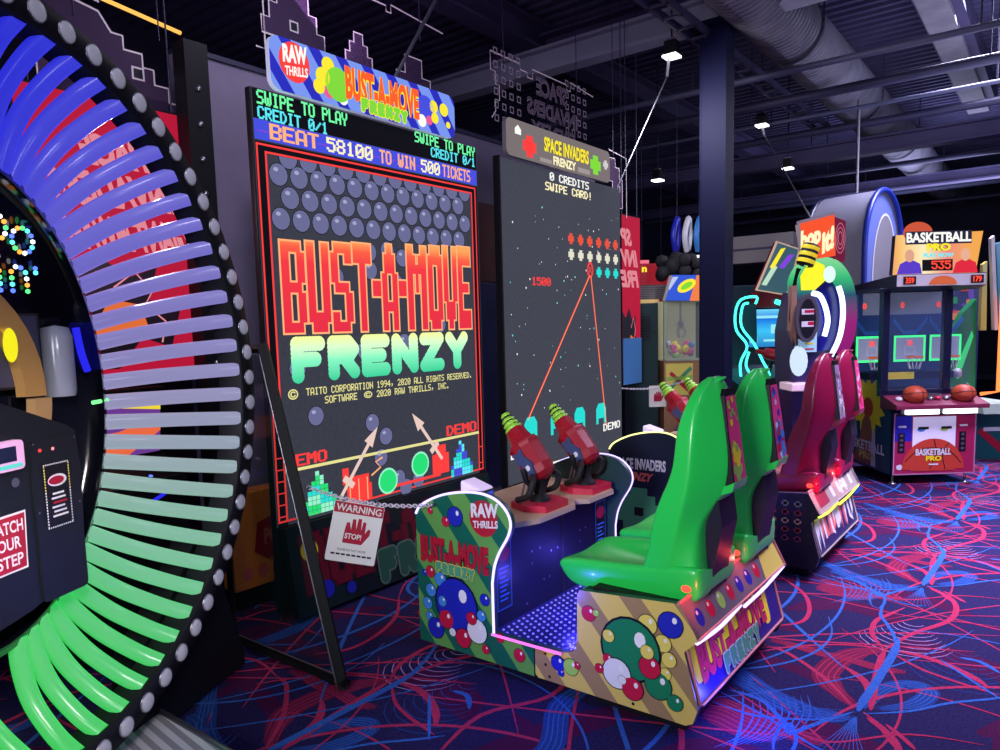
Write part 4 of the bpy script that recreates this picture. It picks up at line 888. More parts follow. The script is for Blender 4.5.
q.text('WATCH', pf, (.062, .962, .203, 1.003), .007, WHITE, .02); q.text('YOUR', pf, (.072, .907, .190, .948), .007, WHITE, .02); q.text('STEP', pf, (.094, .85, .194, .891), .007, WHITE, .02); q.build('warning_sticker', W, label='red sticker reading WATCH YOUR STEP')
q = MB(); q.rect(pf, .302, .93, .418, 1.165, .006, BLACK)
for k in range(12): q.rect(pf, .304 + k * .0095, 1.157, .309 + k * .0095, 1.162, .008, WHITE); q.rect(pf, .304 + k * .0095, .933, .309 + k * .0095, .938, .008, WHITE)
for k in range(22):
    for x in (.304, .411): q.rect(pf, x, .936 + k * .0102, x + .005, .942 + k * .0102, .008, P_YEL if k > 12 else WHITE)
q.disc(pf, .36, 1.10, .042, .022, .008, P_WHT, 16); q.disc(pf, .355, 1.10, .034, .015, .009, SR, 16)
for k in range(6): q.rect(pf, .335 - (k % 2) * .006, 1.05 - k * .016, .385 + (k % 3) * .006, 1.057 - k * .016, .008, SR if k == 2 else P_WHT)
q.build('rules_decal', W)
for sx in (-1, 1):
    q = MB(); q.prism(wf, [(sx * x, z) for x, z in ((.93, .74), (1.02, .64), (1.22, .09), (1.22, .02), (.45, .02), (.52, .38), (.72, .52))], -.21, -.10, BLACKM); q.build('foot_stand', W, .01)
PLT = stripe_mat('ribbed_white_step', (150, 152, 158), (215, 218, 222), (.86, -.5, 0), .05, .35)
q = MB(); v_ = [wl(x, y, z) for z in (.02, .1) for x, y in ((.1, 1.75), (1.35, 1.75), (1.35, 2.86), (.1, 2.86))]
q.add(v_, [(0, 1, 2, 3), (4, 5, 6, 7), (0, 1, 5, 4), (1, 2, 6, 5), (2, 3, 7, 6), (3, 0, 4, 7)], PLT)
q.tube([wl(1.355, 1.75, .1), wl(1.355, 2.86, .1)], .012, STEEL, 8); q.tube([wl(.1, 2.865, .1), wl(1.355, 2.865, .1)], .012, STEEL, 8); q.build('step_plate', W)

# ---- leaning acrylic guard panel
GL = mat('tinted_acrylic', (14, 34, 32), .04, alpha=.22); GT = thing('acrylic_guard', 'leaning clear acrylic guard panel in a black frame beside the wheel', 'barrier', (2.03, 2.5, 0))
gfr = Fr((0, -2.5, 0), (0, 1, 0), (0, 0, 1), (-1, 0, 0)); pg = [(2.50, .01), (3.36, .01), (3.36, .9), (3.08, 1.53), (2.955, 1.53)]
q = MB(); q.prism(gfr, [(2.55, .05), (3.33, .05), (3.33, .9), (3.07, 1.5), (2.985, 1.5)], -.006, 0, GL); q.build('clear_pane', GT)
def bar(q, a, bb, w, m): q.tube([gfr(*a, 0), gfr(*bb, 0)], w, m, 4, smooth=False)
for nm, a, bb, w in (('front_rail', (2.50, .0), (2.955, 1.55), .03), ('bottom_rail', (2.48, .03), (3.38, .03), .028), ('rear_rail', (3.36, .0), (3.36, .92), .02), ('top_rail', (2.95, 1.53), (3.09, 1.53), .02), ('upper_rail', (3.36, .9), (3.08, 1.53), .018)):
    q = MB(); bar(q, a, bb, w, mat('guard_frame_black', (5, 8, 8), .6, spec=.2)); q.build(nm, GT)
q = MB(); q.tube([gfr(2.52, .02, .024), gfr(2.95, 1.5, .024)], .0035, STEEL, 6); q.tube([gfr(2.54, .062, .012), gfr(3.3, .062, .012)], .004, STEEL, 6); q.build('edge_strip', GT)

# ---- plastic chain and hanging warning sign
A_, B_ = Vector((2.06, 2.72, .895)), Vector((2.468, 2.33, .775))
def chain(name, A_, B_, sag, label, n=40, m=None):
    q = MB(); m = m or mat('white_chain', (205, 200, 205), .4)
    for k in range(n):
        t = (k + .5) / n; p = A_.lerp(B_, t) - Vector((0, 0, sag * 4 * t * (1 - t))); d = (B_ - A_).normalized(); s_ = d.cross(Vector((0, 0, 1))).normalized(); u = s_ if k % 2 else Vector((0, 0, 1)); L = (B_ - A_).length / n * .8
        q.tube([p + d * L * math.cos(a) + u * .008 * math.sin(a) for a in [2 * PI * j / 10 for j in range(10)]], .0028, m, 5, True)
    for p in (A_, B_): q.ball(p, .012, STEEL, 8)
    return tag(q.build(name), label, 'chain')
chain('plastic_chain', A_, B_, .035, 'pale plastic chain from the acrylic guard to the green-seat cabinet')
WP = mat('sign_plastic_white', (222, 220, 205), .4); WT = thing('warning_sign', 'white warning sign with a red stop hand, tilted on the chain', 'sign', (2.19, 2.60, .525))
wd = Vector((.72, -.69, 0)).normalized(); th = R(13)
u_ = wd * math.cos(th) + Vector((0, 0, -1)) * math.sin(th); v_ = Vector((0, 0, 1)) * math.cos(th) + wd * math.sin(th); n2 = u_.cross(v_)
if n2.y > 0: n2 = -n2
sf = Fr((-.01, .0, .0), u_ * 1.1, v_ * 1.08, n2)
q = MB(); q.prism(sf, rrect(-.105, 0, .105, .265, .008), -.004, 0, WP); q.build('sign_board', WT)
q = MB(); q.rect(sf, -.103, .215, .103, .262, .001, SR); q.text('WARNING', sf, (-.095, .222, .095, .254), .002, WP, .02)
hand = [(-.045, .085), (.035, .085), (.062, .13), (.064, .155), (.052, .158), (.042, .135), (.040, .185), (.028, .187), (.024, .145), (.020, .197), (.006, .199), (.003, .148), (-.004, .194), (-.017, .193), (-.018, .145), (-.028, .178), (-.040, .175), (-.045, .13)]
q.poly(sf, hand, .001, SR); q.text('STOP!', sf, (-.040, .105, .030, .13), .002, WP, .03)
q.text('PLEASE DO NOT ENTER', sf, (-.06, .05, .06, .06), .001, BLACK); q.text('GAME IN PERSONAL ROOM OF GAMES', sf, (-.085, .03, .085, .041), .001, BLACK) if False else [q.rect(sf, -.085 + k * .022, .03, -.068 + k * .022, .038, .001, BLACK) for k in range(8)]
q.build('sign_print', WT)
q = MB()
for x in (-.07, .07): q.tube([sf(x, .25, 0), sf(x, .275, 0), sf(x * .95, .29, 0)], .003, STEEL, 5)
q.build('hook', WT)

# ---- red banner, post, low cabinets behind the wheel
BR = glow('banner_red', (205, 24, 62), .75); BNP = glow('banner_pink', (245, 150, 165), .8); BND = mat('banner_dark_art', (30, 14, 30), .5)
def banner(loc, w, z0, z1, label, lines):
    t = thing('hanging_banner', label, 'banner', loc); f = Fr((0, 0, 0), (1, 0, 0), (0, 0, 1), (0, -1, 0)); h = z1 - z0
    q = MB(); q.box(0, .0, z0, w, .03, z1, BLACKM); q.rect(f, .01, z0 + .01, w - .01, z1 - .01, .003, BR)
    for s_, a, bb, cc, dd in lines: q.text(s_, f, (w * cc, z0 + h * bb, w * a, z0 + h * dd), .005, BNP, .05, shear=-.05)
    q.poly(f, [(w * x, z0 + h * z) for x, z in ((.02, .05), (.02, .44), (.18, .40), (.35, .46), (.55, .38), (.72, .42), (.66, .3), (.85, .26), (.78, .12), (.6, .16), (.45, .05))], .005, BND)
    q.poly(f, [(w * x, z0 + h * z) for x, z in ((.25, .12), (.42, .30), (.60, .28), (.64, .2), (.5, .14))], .007, glow('banner_orange', (245, 120, 60), .8))
    q.line(f, [(w * x, z0 + h * z) for x, z in ((.45, .34), (.58, .40), (.68, .33), (.63, .28), (.75, .22), (.72, .14))], .01, .007, BNP)
    q.build('print', t); q = MB()
    for x in (.1, .9): q.tube([(w * x, .015, z1), (w * x, .015, 5.14)], .005, STLD, 5)
    q.build('hanger', t); return t
banner((1.45, 4.0, 0), .90, 1.36, 2.84, 'red banner with mirrored pink lettering seen through the light-tube wheel', [('SPACE', .35, .76, .80, .87), ('INVADERS', .18, .62, .88, .74), ('GIANT MWAH', .25, .47, .97, .59)])
banner((6.74, 3.6, 0), .42, .96, 2.71, 'narrow red and blue banner with mirrored lettering right of the right video wall', [('SP', .02, .82, .55, .92), ('INV', .02, .70, .85, .80), ('FRE', .02, .58, .90, .68)])
q = MB(); q.box(6.745, 3.588, .97, 7.155, 3.596, 1.45, mat('banner_sky_blue', (70, 130, 190), .5))
o = q.build('banner_foot'); o.parent = [x for x in COL.objects if x.name.startswith('hanging_banner')][-1]; o.location = (-6.74, -3.6, 0)
q = MB(); q.box(2.27, 3.86, 0, 2.41, 3.98, 3.21, BLACKM)
for k in range(15): q.lathe([(.016, 0), (.016, -.012), (0, -.016)], (2.34, 3.86, .3 + k * .19), (0, 1, 0), STEEL, 8)
q.box(2.2, 3.82, 0, 2.48, 4.02, .04, BLACKM)
tag(q.build('support_post'), 'black bolted post between the red banner and the left video wall', 'post')
q = MB(); q.box(-.02, -.008, 3.02, .03, .0, 3.16, WHITE); q.tube([(.1, -.03, 3.14), (.16, -.10, 3.06), (.24, -.05, 2.98)], .008, RUBBER, 6)
q = MB(); q.tube([(1.6, 4.17, 3.46), (2.44, 4.17, 3.36)], .011, glow('strip_amber', (255, 190, 90), 1.2), 6); q.tube([(1.7, 4.17, 3.45), (1.7, 4.17, 5.14)], .003, STLD, 5); q.tube([(2.35, 4.17, 3.37), (2.35, 4.17, 5.14)], .003, STLD, 5)
tag(q.build('amber_strip_light'), 'thin amber strip light running to the black post at upper left', 'strip light')
T = thing('small_arcade_cabinet', 'small arcade cabinet with bright orange and violet screen seen between the wheel tubes', 'arcade machine', (1.75, 3.75, 0), R(12))
f = Fr((0, 0, 0), (1, 0, 0), (0, 0, 1), (0, -1, 0))
q = MB(); q.prism(Fr((-.34, 0, 0), (0, 1, 0), (0, 0, 1), (-1, 0, 0)), [(.0, .0), (.42, .0), (.42, 1.33), (.12, 1.33), (.16, .95), (-.02, .82)], -.68, 0, BLACKM); q.build('body', T, .01)
sc_ = Fr((0, .155, .97), (1, 0, 0), Vector((0, -.035, .33)), (0, -1, 0))
q = MB(); q.poly(sc_, [(-.31, 0), (.31, 0), (.31, 1), (-.31, 1)], .004, glow('screen_violet', (110, 60, 150), .9))
q.poly(sc_, [(-.31, .0), (.10, .0), (.31, .35), (.31, .6), (.05, .42), (-.31, .4)], .006, glow('screen_orange', (245, 110, 70), .9)); q.poly(sc_, [(.05, .8), (.31, .7), (.31, 1), (-.05, 1)], .006, glow('screen_yellow', (250, 225, 60), .9)); q.poly(sc_, [(-.31, .7), (-.1, .82), (-.2, 1), (-.31, 1)], .006, glow('screen_lilac', (190, 160, 215), .9)); q.build('screen', T)
q = MB(); q.box(-.3, -.02, .80, .3, .13, .85, PED); q.tube([(-.2, -.01, .8), (.1, -.02, .74), (.28, -.01, .8)], .012, glow('tube_blue', (40, 40, 240), 1.0), 6)
for k in range(4): q.lathe([(.018, .0), (.018, .015), (0, .02)], (-.18 + k * .11, .05, .85), (0, 0, 1), rb[k], 10)
q.build('control_deck', T, .006)
T = thing('orange_display_box', 'low orange box with faded red lettering behind the acrylic guard', 'display box', (2.27, 3.70, 0))
q = MB(); q.box(0, 0, .12, .42, .13, .69, mat('orange_print', (235, 140, 56), .45)); q.build('box_shell', T, .008)
q = MB(); q.poly(f, [(.16, .50), (.40, .56), (.40, .30), (.22, .27), (.13, .33)], .002, SR); q.text('POW', f, (.2, .36, .38, .46), .004, mat('print_salmon', (225, 105, 95), .4), .04)
for x in (.08, .18, .28): q.disc(f, x, .21, .035, .045, .002, mat('print_salmon', (225, 105, 95), .4), 14)
q.build('print', T)
q = MB(); q.box(.03, .02, 0, .39, .11, .12, BLACKM); q.build('plinth', T)

# ---- small spot boxes on the steel and their stays
def spot(loc, label, s=.8, aim=None):
    t = thing('spot_fixture', label, 'ceiling light', loc, 0, 'black spot boxes under the roof')
    q = MB(); q.box(-.07 * s, -.07 * s, -.06 * s, .07 * s, .07 * s, .1 * s, BLACKM); q.box(-.05 * s, -.05 * s, .1 * s, .05 * s, .05 * s, .13 * s, STEEL); q.tube([(0, 0, .12 * s), (0, 0, 5.14 - loc[2])], .01, STLD, 6); q.build('housing', t, .006)
    q = MB(); q.box(-.085 * s, -.085 * s, -.085 * s, .085 * s, .085 * s, -.06 * s, glow('spot_lens', (255, 255, 255), 3.0)); q.build('lens', t)
    return t
spot((6.70, 3.03, 4.14), 'black spot box on the column beam above the right video wall'); spot((9.70, 3.16, 4.12), 'black spot box hanging right of the steel column')
spot((11.3, 3.3, 3.85), 'black spot box above the orange dance-style sign'); spot((9.6, 4.55, 3.62), 'small black spot box in the dark left of the column')
q = MB(); q.tube([(6.68, 3.05, 4.06), (6.66, 3.06, 3.9)], .014, WHITE, 8); q.tube([(6.66, 3.06, 3.9), (6.30, 3.40, 2.88)], .008, STEEL, 6); tag(q.build('stay_cable'), 'steel stay from the first spot box down to the right video wall', 'cable')
q = MB(); q.tube([(9.68, 3.15, 4.04), (9.5, 3.07, 3.9)], .014, WHITE, 8); q.tube([(9.5, 3.07, 3.9), (7.15, 1.85, 2.46)], .008, STEEL, 6); tag(q.build('stay_cable'), 'steel stay from the second spot box down to the orange sign', 'cable')
chain('plastic_chain', Vector((6.1, 3.45, 1.02)), Vector((7.45, 3.2, .98)), .06, 'distant plastic chain beyond the right video wall', 50)
t = thing('stop_card', 'small white card with a red hand hanging on the distant chain', 'sign', (6.92, 3.29, .74)); f9 = Fr((0, 0, 0), Vector((.62, -.785, 0)), (0, 0, 1), Vector((-.785, -.62, 0)))
q = MB(); q.prism(f9, rrect(-.09, 0, .09, .22, .01), -.004, 0, WP); q.poly(f9, [(a * .9, bb * .9 - .02) for a, bb in hand], .002, SR); q.tube([f9(0, .22, 0), f9(0, .25, 0)], .003, STEEL, 5); q.build('card', t)
# ------------------------------------------------------------------ machines across the aisle
RV = R(-52.5)
f = Fr((0, 0, 0), (1, 0, 0), (0, 0, 1), (0, -1, 0))
def extr(q, x0, x1, prof, m):            # side profile (y,z) extruded along x
    return q.prism(Fr((x0, 0, 0), (0, 1, 0), (0, 0, 1), (1, 0, 0)), prof, 0, x1 - x0, m)
# basketball game
T = thing('basketball_arcade_game', 'two-player basketball arcade game with lit marquee and dark glass cage', 'arcade machine', (7.704, 1.232, 0), R(-51.7))
NAV = mat('cage_navy', (18, 22, 50), .35); MAG = mat('magenta_laminate', (160, 30, 80), .4)
q = MB(); extr(q, -.02, .77, [(0, .09), (.95, .09), (.95, .98), (.05, .72), (0, .70)], NAV); q.build('base_cabinet', T, .008)
q = MB(); q.rect(f, 0, .1, .765, .66, .004, MAG); q.rect(f, .0, .42, .16, .66, .006, P_BLU); q.rect(f, .17, .13, .58, .65, .006, mat('pale_panel', (205, 200, 225), .35, emit=.25, ecol=(210, 205, 240)))
q.disc(f, .37, .14, .30, .30, .008, mat('ball_orange_print', (190, 62, 44), .4), 28, 0.02, PI - .02)
q.rect(f, .17, .13, .58, .15, .0085, mat('ball_orange_print', (190, 62, 44), .4))
for pts in ([(.10, .22), (.25, .34), (.5, .33), (.64, .2)], [(.37, .44), (.40, .3), (.34, .15)], [(.52, .40), (.46, .3), (.49, .14)]): q.line(f, [(p.x, p.y) for p in catmull([Vector((a, bb)) for a, bb in pts], 5)], .008, .010, INK)
q.text('BASKETBALL', f, (.20, .28, .54, .345), .011, P_WHT, .04, outline=INK, ow=.03); q.text('PRO', f, (.30, .225, .45, .275), .011, P_YEL2, .05, outline=INK, ow=.03); q.rect(f, .33, .185, .42, .20, .011, P_WHT)
for x, m in ((.25, P_SKY), (.47, P_LIM)): q.rect(f, x - .03, .53, x + .07, .555, .009, BLACK); q.disc(f, x, .53, .04, .022, .0088, m, 12)
for x in (.03, .615):
    q.rect(f, x, .31, x + .065, .50, .008, BLACK)
    for k in range(4): q.disc(f, x + .033, .475 - k * .045, .018, .014, .010, STEEL, 12)
    q.rect(f, x, .55, x + .075, .57, .008, P_WHT)
q.disc(f, .05, .17, .035, .03, .008, P_WHT, 5); q.frame(f, -.01, .095, .775, .69, .012, .005, mat('chrome_pink', (220, 170, 200), .25, .5)); q.build('front_panel', T)
q = MB(); extr(q, -.06, .81, [(-.13, .775), (.16, .86), (.16, .72), (-.13, .735)], mat('shelf_maroon', (120, 36, 66), .4)); q.build('control_shelf', T, .006)
for x0, x1 in ((.06, .36), (.42, .72)):
    q = MB(); q.box(x0, -.10, .685, x1, -.055, .73, glow('shelf_light', (245, 245, 255), 3.0)); q.build('shelf_light', T)
q = MB(); q.box(.02, -.055, .68, .75, .0, .735, NAV); q.build('light_rail', T)
BALL = noise_mat('basketball_leather', (168, 62, 36), (188, 78, 48), 60, .5, .1)
for x in (.17, .63):
    t_ = MB(); t_.ball((x, -.02, .865), .105, BALL, 20, (1, 1, .82))
    for ax in ((1, 0, 0), (0, 1, 0)): t_.lathe([(.1055, -.003), (.1068, 0), (.1055, .003)], (x, -.02, .865 if ax[2] == 0 else .865), (0, .3, 1) if ax[0] else (1, .2, 0), INK, 20)
    t_.build('push_ball', T, label='brown basketball-shaped button')
q = MB()
for k, x in enumerate((.03, .33, .40, .48)):
    q = MB(); q.lathe([(.03, 0), (.03, .015), (.02, .022), (0, .024)], (x, .0, .82), (0, -.2, 1), (P_WHT, STEEL, P_RED, STEEL)[k], 12); q.build('button', T)
q = MB(); q.box(.34, .04, .83, .46, .12, .86, STEEL); q.build('coin_slot_plate', T)
# cage
q = MB()
for x0 in (-.08, .52): q.box(x0, .12, .86, x0 + .07, .19, 1.86, NAV)
for x0 in (-.06, .78): q.box(x0, .92, .8, x0 + .05, .98, 1.86, NAV)
q.box(-.12, .10, 1.84, .66, 1.0, 1.87, NAV); q.box(-.09, .12, .84, .80, .18, .9, NAV); q.build('cage_frame', T, .005)
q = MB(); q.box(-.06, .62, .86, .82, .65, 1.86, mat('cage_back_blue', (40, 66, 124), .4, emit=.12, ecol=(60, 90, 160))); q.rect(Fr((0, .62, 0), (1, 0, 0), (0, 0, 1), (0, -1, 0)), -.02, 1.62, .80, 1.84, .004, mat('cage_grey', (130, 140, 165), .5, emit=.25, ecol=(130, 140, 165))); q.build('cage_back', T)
GRN = glow('backboard_green', (60, 240, 130), 1.6); BB = mat('backboard_pale', (140, 150, 170), .3, emit=.3, ecol=(170, 180, 215))
bf = Fr((0, .46, 0), (1, 0, 0), (0, 0, 1), (0, -1, 0))
for x in (.0, .38, .74):
    q = MB(); q.rect(bf, x - .15, 1.16, x + .15, 1.40, .0, BB); q.frame(bf, x - .16, 1.15, x + .16, 1.41, .02, .003, GRN); q.frame(bf, x - .05, 1.22, x + .05, 1.30, .006, .004, WHITE); q.text('35', bf, (x - .03, 1.31, x + .03, 1.36), .004, glow('digit_red', (250, 70, 50), 1.4), .04)
    q.poly(bf, [(x - .17, 1.60), (x - .06, 1.46), (x + .06, 1.46), (x + .17, 1.60), (x + .17, 1.54), (x + .07, 1.42), (x - .07, 1.42), (x - .17, 1.54)], .002, P_SKY)
    q.text('0', bf, (x - .1, 1.68, x - .06, 1.74), .0, glow('digit_red', (250, 70, 50), 1.4), .04); q.box(x - .16, .47, 1.15, x + .16, .49, 1.41, NAV)
    B_ = q.build('backboard', T)
    q = MB(); q.tube([(x + .075 * math.cos(a), .36 + .075 * math.sin(a), 1.2) for a in [2 * PI * k / 14 for k in range(14)]], .007, glow('hoop_orange', (240, 110, 40), .6), 6, True)
    for k in range(10):
        a = 2 * PI * k / 10; q.tube([(x + .075 * math.cos(a), .36 + .075 * math.sin(a), 1.2), (x + .045 * math.cos(a + .3), .36 + .045 * math.sin(a + .3), 1.08)], .003, WHITE, 4)
    q.box(x - .02, .43, 1.19, x + .02, .46, 1.21, STEEL); q.build('hoop', B_)
q = MB(); q.box(-.05, .40, .98, .80, .60, 1.05, NAV); q.rect(Fr((0, .4, 0), (1, 0, 0), (0, 0, 1), (0, -1, 0)), .1, .98, .4, 1.05, .003, P_YEL2); q.build('return_ramp', T)
q = MB(); q.box(-.08, .135, .9, .80, .14, 1.84, mat('cage_glass', (90, 110, 150), .05, alpha=.12)); q.build('cage_glass', T)
q = MB(); extr(q, -.04, .80, [(-.02, 1.87), (.1, 1.84), (.9, 1.84), (.9, 1.92), (-.02, 1.985)], NAV); q.rect(Fr((0, -.02, 0), (1, 0, 0), (0, 0, 1), (0, -1, 0)), -.035, 1.875, .795, 1.98, .004, mat('score_strip', (165, 160, 170), .4, emit=.35, ecol=(180, 170, 190)))
stf = Fr((0, -.03, 0), (1, 0, 0), (0, 0, 1), (0, -1, 0))
for x, s_ in ((.02, '359'), (.65, '179')): q.rect(stf, x, 1.89, x + .12, 1.965, .002, BLACK); q.text(s_, stf, (x + .02, 1.9, x + .10, 1.955), .004, glow('digit_red', (250, 70, 50), 1.4), .04)
q.disc(stf, .39, 1.885, .13, .08, .002, glow('half_ball', (230, 110, 70), .8), 20, 0, PI); q.build('score_header', T)
mf = Fr((.13, .02, 0), (1, 0, 0), Vector((0, .05, 1)), (0, -1, .05))
q = MB(); q.prism(mf, [(-.13, 1.99), (.66, 1.99), (.73, 2.38), (-.10, 2.36)], -.06, 0, ramp_mat('lit_court_art', 0, -.13, .73, [(0, (225, 80, 40)), (.25, (250, 200, 120)), (.5, (255, 240, 190)), (.75, (240, 140, 130)), (1, (245, 170, 80))], 1.0), NAV)
q.disc(mf, .11, 2.38, .14, .10, .002, glow('lit_ball', (215, 90, 60), .9), 22)
q.rect(mf, -.01, 2.27, .62, 2.39, .003, glow('lit_ink', (40, 36, 60), 1.0)); q.text('BASKETBALL', mf, (.0, 2.285, .615, 2.38), .005, G_WHITE, .04); q.text('PRO', mf, (.19, 2.205, .42, 2.275), .005, G_YEL, .06, outline=INK, ow=.04); q.text('PLAY NOW', mf, (.16, 2.145, .45, 2.185), .005, G_CYAN, .05)
q.rect(mf, .15, 2.02, .44, 2.125, .004, G_BLK); q.pix('535', mf, (.24, 2.035, .42, 2.112), .006, glow('digit_red', (250, 70, 50), 1.4), 1.4)
for x, m, hm in ((.03, g('jersey_violet', 90, 60, 200), g('skin_a', 225, 165, 140)), (.56, g('jersey_red', 225, 40, 60), g('skin_b', 235, 175, 150))):
    q.poly(mf, [(x - .12, 1.995), (x - .09, 2.09), (x - .03, 2.12), (x + .04, 2.12), (x + .1, 2.09), (x + .12, 1.995)], .003, m); q.disc(mf, x, 2.165, .045, .06, .004, hm, 16)
q.build('marquee', T)
sp = Fr((-.022, 0, 0), (0, 1, 0), (0, 0, 1), (-1, 0, 0))
q = MB(); q.poly(sp, [(.02, .1), (.93, .1), (.93, .95), (.05, .7), (.02, .69)], .003, mat('side_teal_print', (24, 70, 90), .4)); 
star = []
for k in range(28):
    a = 2 * PI * k / 28; r_ = .30 if k % 2 else .22; star.append((.45 + r_ * math.cos(a) * 1.1, .72 + r_ * math.sin(a)))
q.poly(sp, star, .004, P_YEL2); q.disc(sp, .45, .70, .10, .10, .006, mat('ball_orange_print', (190, 62, 44), .4), 20)
q.poly(sp, [(.40, .12), (.36, .35), (.38, .55), (.46, .66), (.56, .55), (.60, .35), (.72, .14)], .005, mat('arm_brown', (150, 92, 66), .5)); q.poly(sp, [(.28, .12), (.30, .45), (.36, .5), (.37, .12)], .0055, P_WHT)
q.text('BASKETBALL', sp, (.88, .26, .12, .36), .007, P_WHT, .03); q.text('PRO', sp, (.6, .17, .3, .25), .007, P_YEL, .04); q.build('side_art', T)
for x in (.02, .72):
    for y in (.05, .85):
        q = MB(); q.lathe([(.035, 0), (.035, .01), (.012, .014), (.012, .095)], (x, y, 0), (0, 0, 1), STEEL, 12); q.build('leg', T)
# neon-framed shooting game
k7 = .010685; L7 = lambda px, py: ((px - 760) * k7, 1.6 - (py - 320.5) * k7)
TQ = glow('neon_turquoise', (70, 245, 225), 2.2)
T = thing('neon_arcade_game', 'arcade game outlined in turquoise neon with cyan screen behind the column', 'arcade machine', (8.045, 2.596, 0), RV)
q = MB(); extr(q, -.30, .30, [(0, .06), (.75, .06), (.75, 2.0), (.45, 2.0), (.30, 1.1), (.0, .9)], mat('body_teal_black', (16, 40, 50), .35)); q.build('body', T, .01)
q = MB(); sfr = Fr((0, .29, 0), (1, 0, 0), (0, 0, 1), (0, -1, 0))
q.rect(sfr, L7(755, 0)[0], 1.30, L7(792, 0)[0], 1.72, .0, ramp_mat('cyan_screen', 2, 1.3, 1.75, [(0, (40, 120, 190)), (.4, (60, 190, 240)), (.7, (25, 110, 220)), (1, (120, 225, 245))], 1.1))
for x, z, w, h in ((-.03, 1.35, .08, .06), (.12, 1.36, .2, .025), (-.02, 1.62, .3, .03), (.2, 1.45, .08, .1)): q.rect(sfr, x, z, x + w, z + h, .002, g('pale_cyan', 150, 235, 250))
q.frame(sfr, -.06, 1.28, .31, 1.74, .015, .003, BLACK); q.build('screen', T)
for pts in ([(752, 304), (753, 297), (738, 299), (732, 311), (733, 330), (744, 346), (737, 365), (741, 395)], [(745, 303), (739, 306), (738, 326), (751, 344), (760, 362), (767, 376), (770, 400)], [(746, 352), (743, 366), (750, 380), (752, 400)]):
    q = MB(); q.tube(catmull([f(*L7(*p), .03) for p in pts], 4), .014, TQ, 8); q.build('neon_tube', T)
q = MB(); q.prism(f, [L7(*p) for p in ((753, 303), (741, 308), (742, 326), (755, 343), (754, 310))], -.1, .0, mat('neon_side_teal', (20, 70, 80), .35)); q.build('side_fin', T)
q = MB(); q.tube([f(*L7(*p), .03) for p in ((772, 302), (789, 308))], .026, TQ, 8); q.tube(catmull([f(*L7(*p), .05) for p in ((745, 388), (765, 380), (783, 384), (786, 400))], 5), .014, TQ, 8); q.build('neon_bracket', T)
q = MB(); q.lathe([(.0, -.2), (.05, -.19), (.07, -.05), (.06, .1), (.03, .12), (.025, .2), (0, .2)], (L7(770, 0)[0], -.08, 1.22), (-.9, .1, .25), GUNR, 12); q.tube([(.12, -.08, 1.18), (.14, -.12, 1.05)], .03, RUBBER, 8); q.tube([(.1, -.05, 1.2), (.1, .1, .95)], .02, BLACKM, 8); q.build('mounted_gun', T)
q = MB(); extr(q, -.3, .32, [(-.12, .98), (.3, 1.08), (.3, 1.0), (-.12, .92)], g('deck_glow', 40, 120, 130, .4)); q.build('control_deck', T, .01)
q = MB(); mq = [L7(*p) for p in ((773, 243), (796, 251), (784, 296), (753, 290))]
q.prism(f, mq, -.08, .02, mat('photo_marquee', (60, 90, 100), .3, emit=.5, ecol=(70, 110, 120)), mat('marquee_maroon', (130, 26, 40), .4)); q.line(f, mq, .03, .022, mat('marquee_cream', (225, 190, 160), .4, emit=.4, ecol=(225, 190, 160)), True)
q.poly(f, [L7(*p) for p in ((777, 250), (782, 249), (770, 270), (766, 268))], .023, G_YEL); q.poly(f, [L7(*p) for p in ((785, 256), (791, 256), (780, 270), (775, 268))], .023, G_PURP); q.poly(f, [L7(*p) for p in ((770, 265), (774, 268), (763, 286), (758, 285))], .023, g('pale_green', 190, 225, 200)); q.build('marquee', T)
q = MB(); q.box(L7(762, 0)[0], .0, 1.74, L7(780, 0)[0], .7, 1.92, mat('marquee_maroon', (130, 26, 40), .4)); q.build('marquee_neck', T)
# big-ring game with orange sign
k6 = .00904; L6 = lambda px, py: ((px - 822) * k6, 1.6 - (py - 318.5) * k6)
T = thing('ring_arcade_game', 'arcade game with a lit rainbow ring head and orange bop it! sign', 'arcade machine', (7.07, 1.76, 0), RV)
q = MB(); q.prism(f, [L6(*p) for p in ((797, 330), (800, 470), (850, 470), (852, 350), (840, 300), (805, 290))], -.5, -.08, mat('ring_body', (40, 30, 80), .35)); q.box(-.22, .06, .03, .26, .6, .25, BLACKM); q.build('body', T, .01)
outer = [(799, 300), (798, 280), (804, 266), (815, 259), (826, 258), (838, 262), (848, 273), (855, 290), (858, 315), (855, 340), (848, 358)]
inner = [(838, 350), (843, 335), (845, 312), (841, 292), (834, 280), (825, 276), (817, 280), (812, 292)]
po = [L6(p.x, p.y) for p in catmull([Vector(p) for p in outer], 4)]; pi_ = [L6(p.x, p.y) for p in catmull([Vector(p) for p in inner], 4)]
q = MB(); q.prism(f, po + pi_, -.22, .02, ramp_mat('ring_rainbow', 2, 1.25, 2.15, [(0, (150, 20, 120)), (.35, (165, 30, 130)), (.62, (40, 90, 120)), (.8, (60, 205, 130)), (1, (150, 240, 170))], .85)); q.build('ring_head', T)
q = MB(); q.poly(f, [L6(*p) for p in ((801, 290), (800, 276), (806, 266), (816, 262), (824, 266), (826, 280), (815, 290))], .026, g('lamp_yellow', 235, 230, 40, 1.2)); q.disc(f, *L6(829, 275), .055, .075, .028, g('lamp_white', 220, 250, 240, 1.1), 18); q.build('ring_lamp', T)
q = MB(); q.poly(f, [L6(p.x, p.y) for p in catmull([Vector(p) for p in inner], 4)] + [L6(*p) for p in ((812, 330), (818, 352))], -.05, mat('ring_inner_blue', (24, 22, 110), .2)); q.build('ring_inner', T)
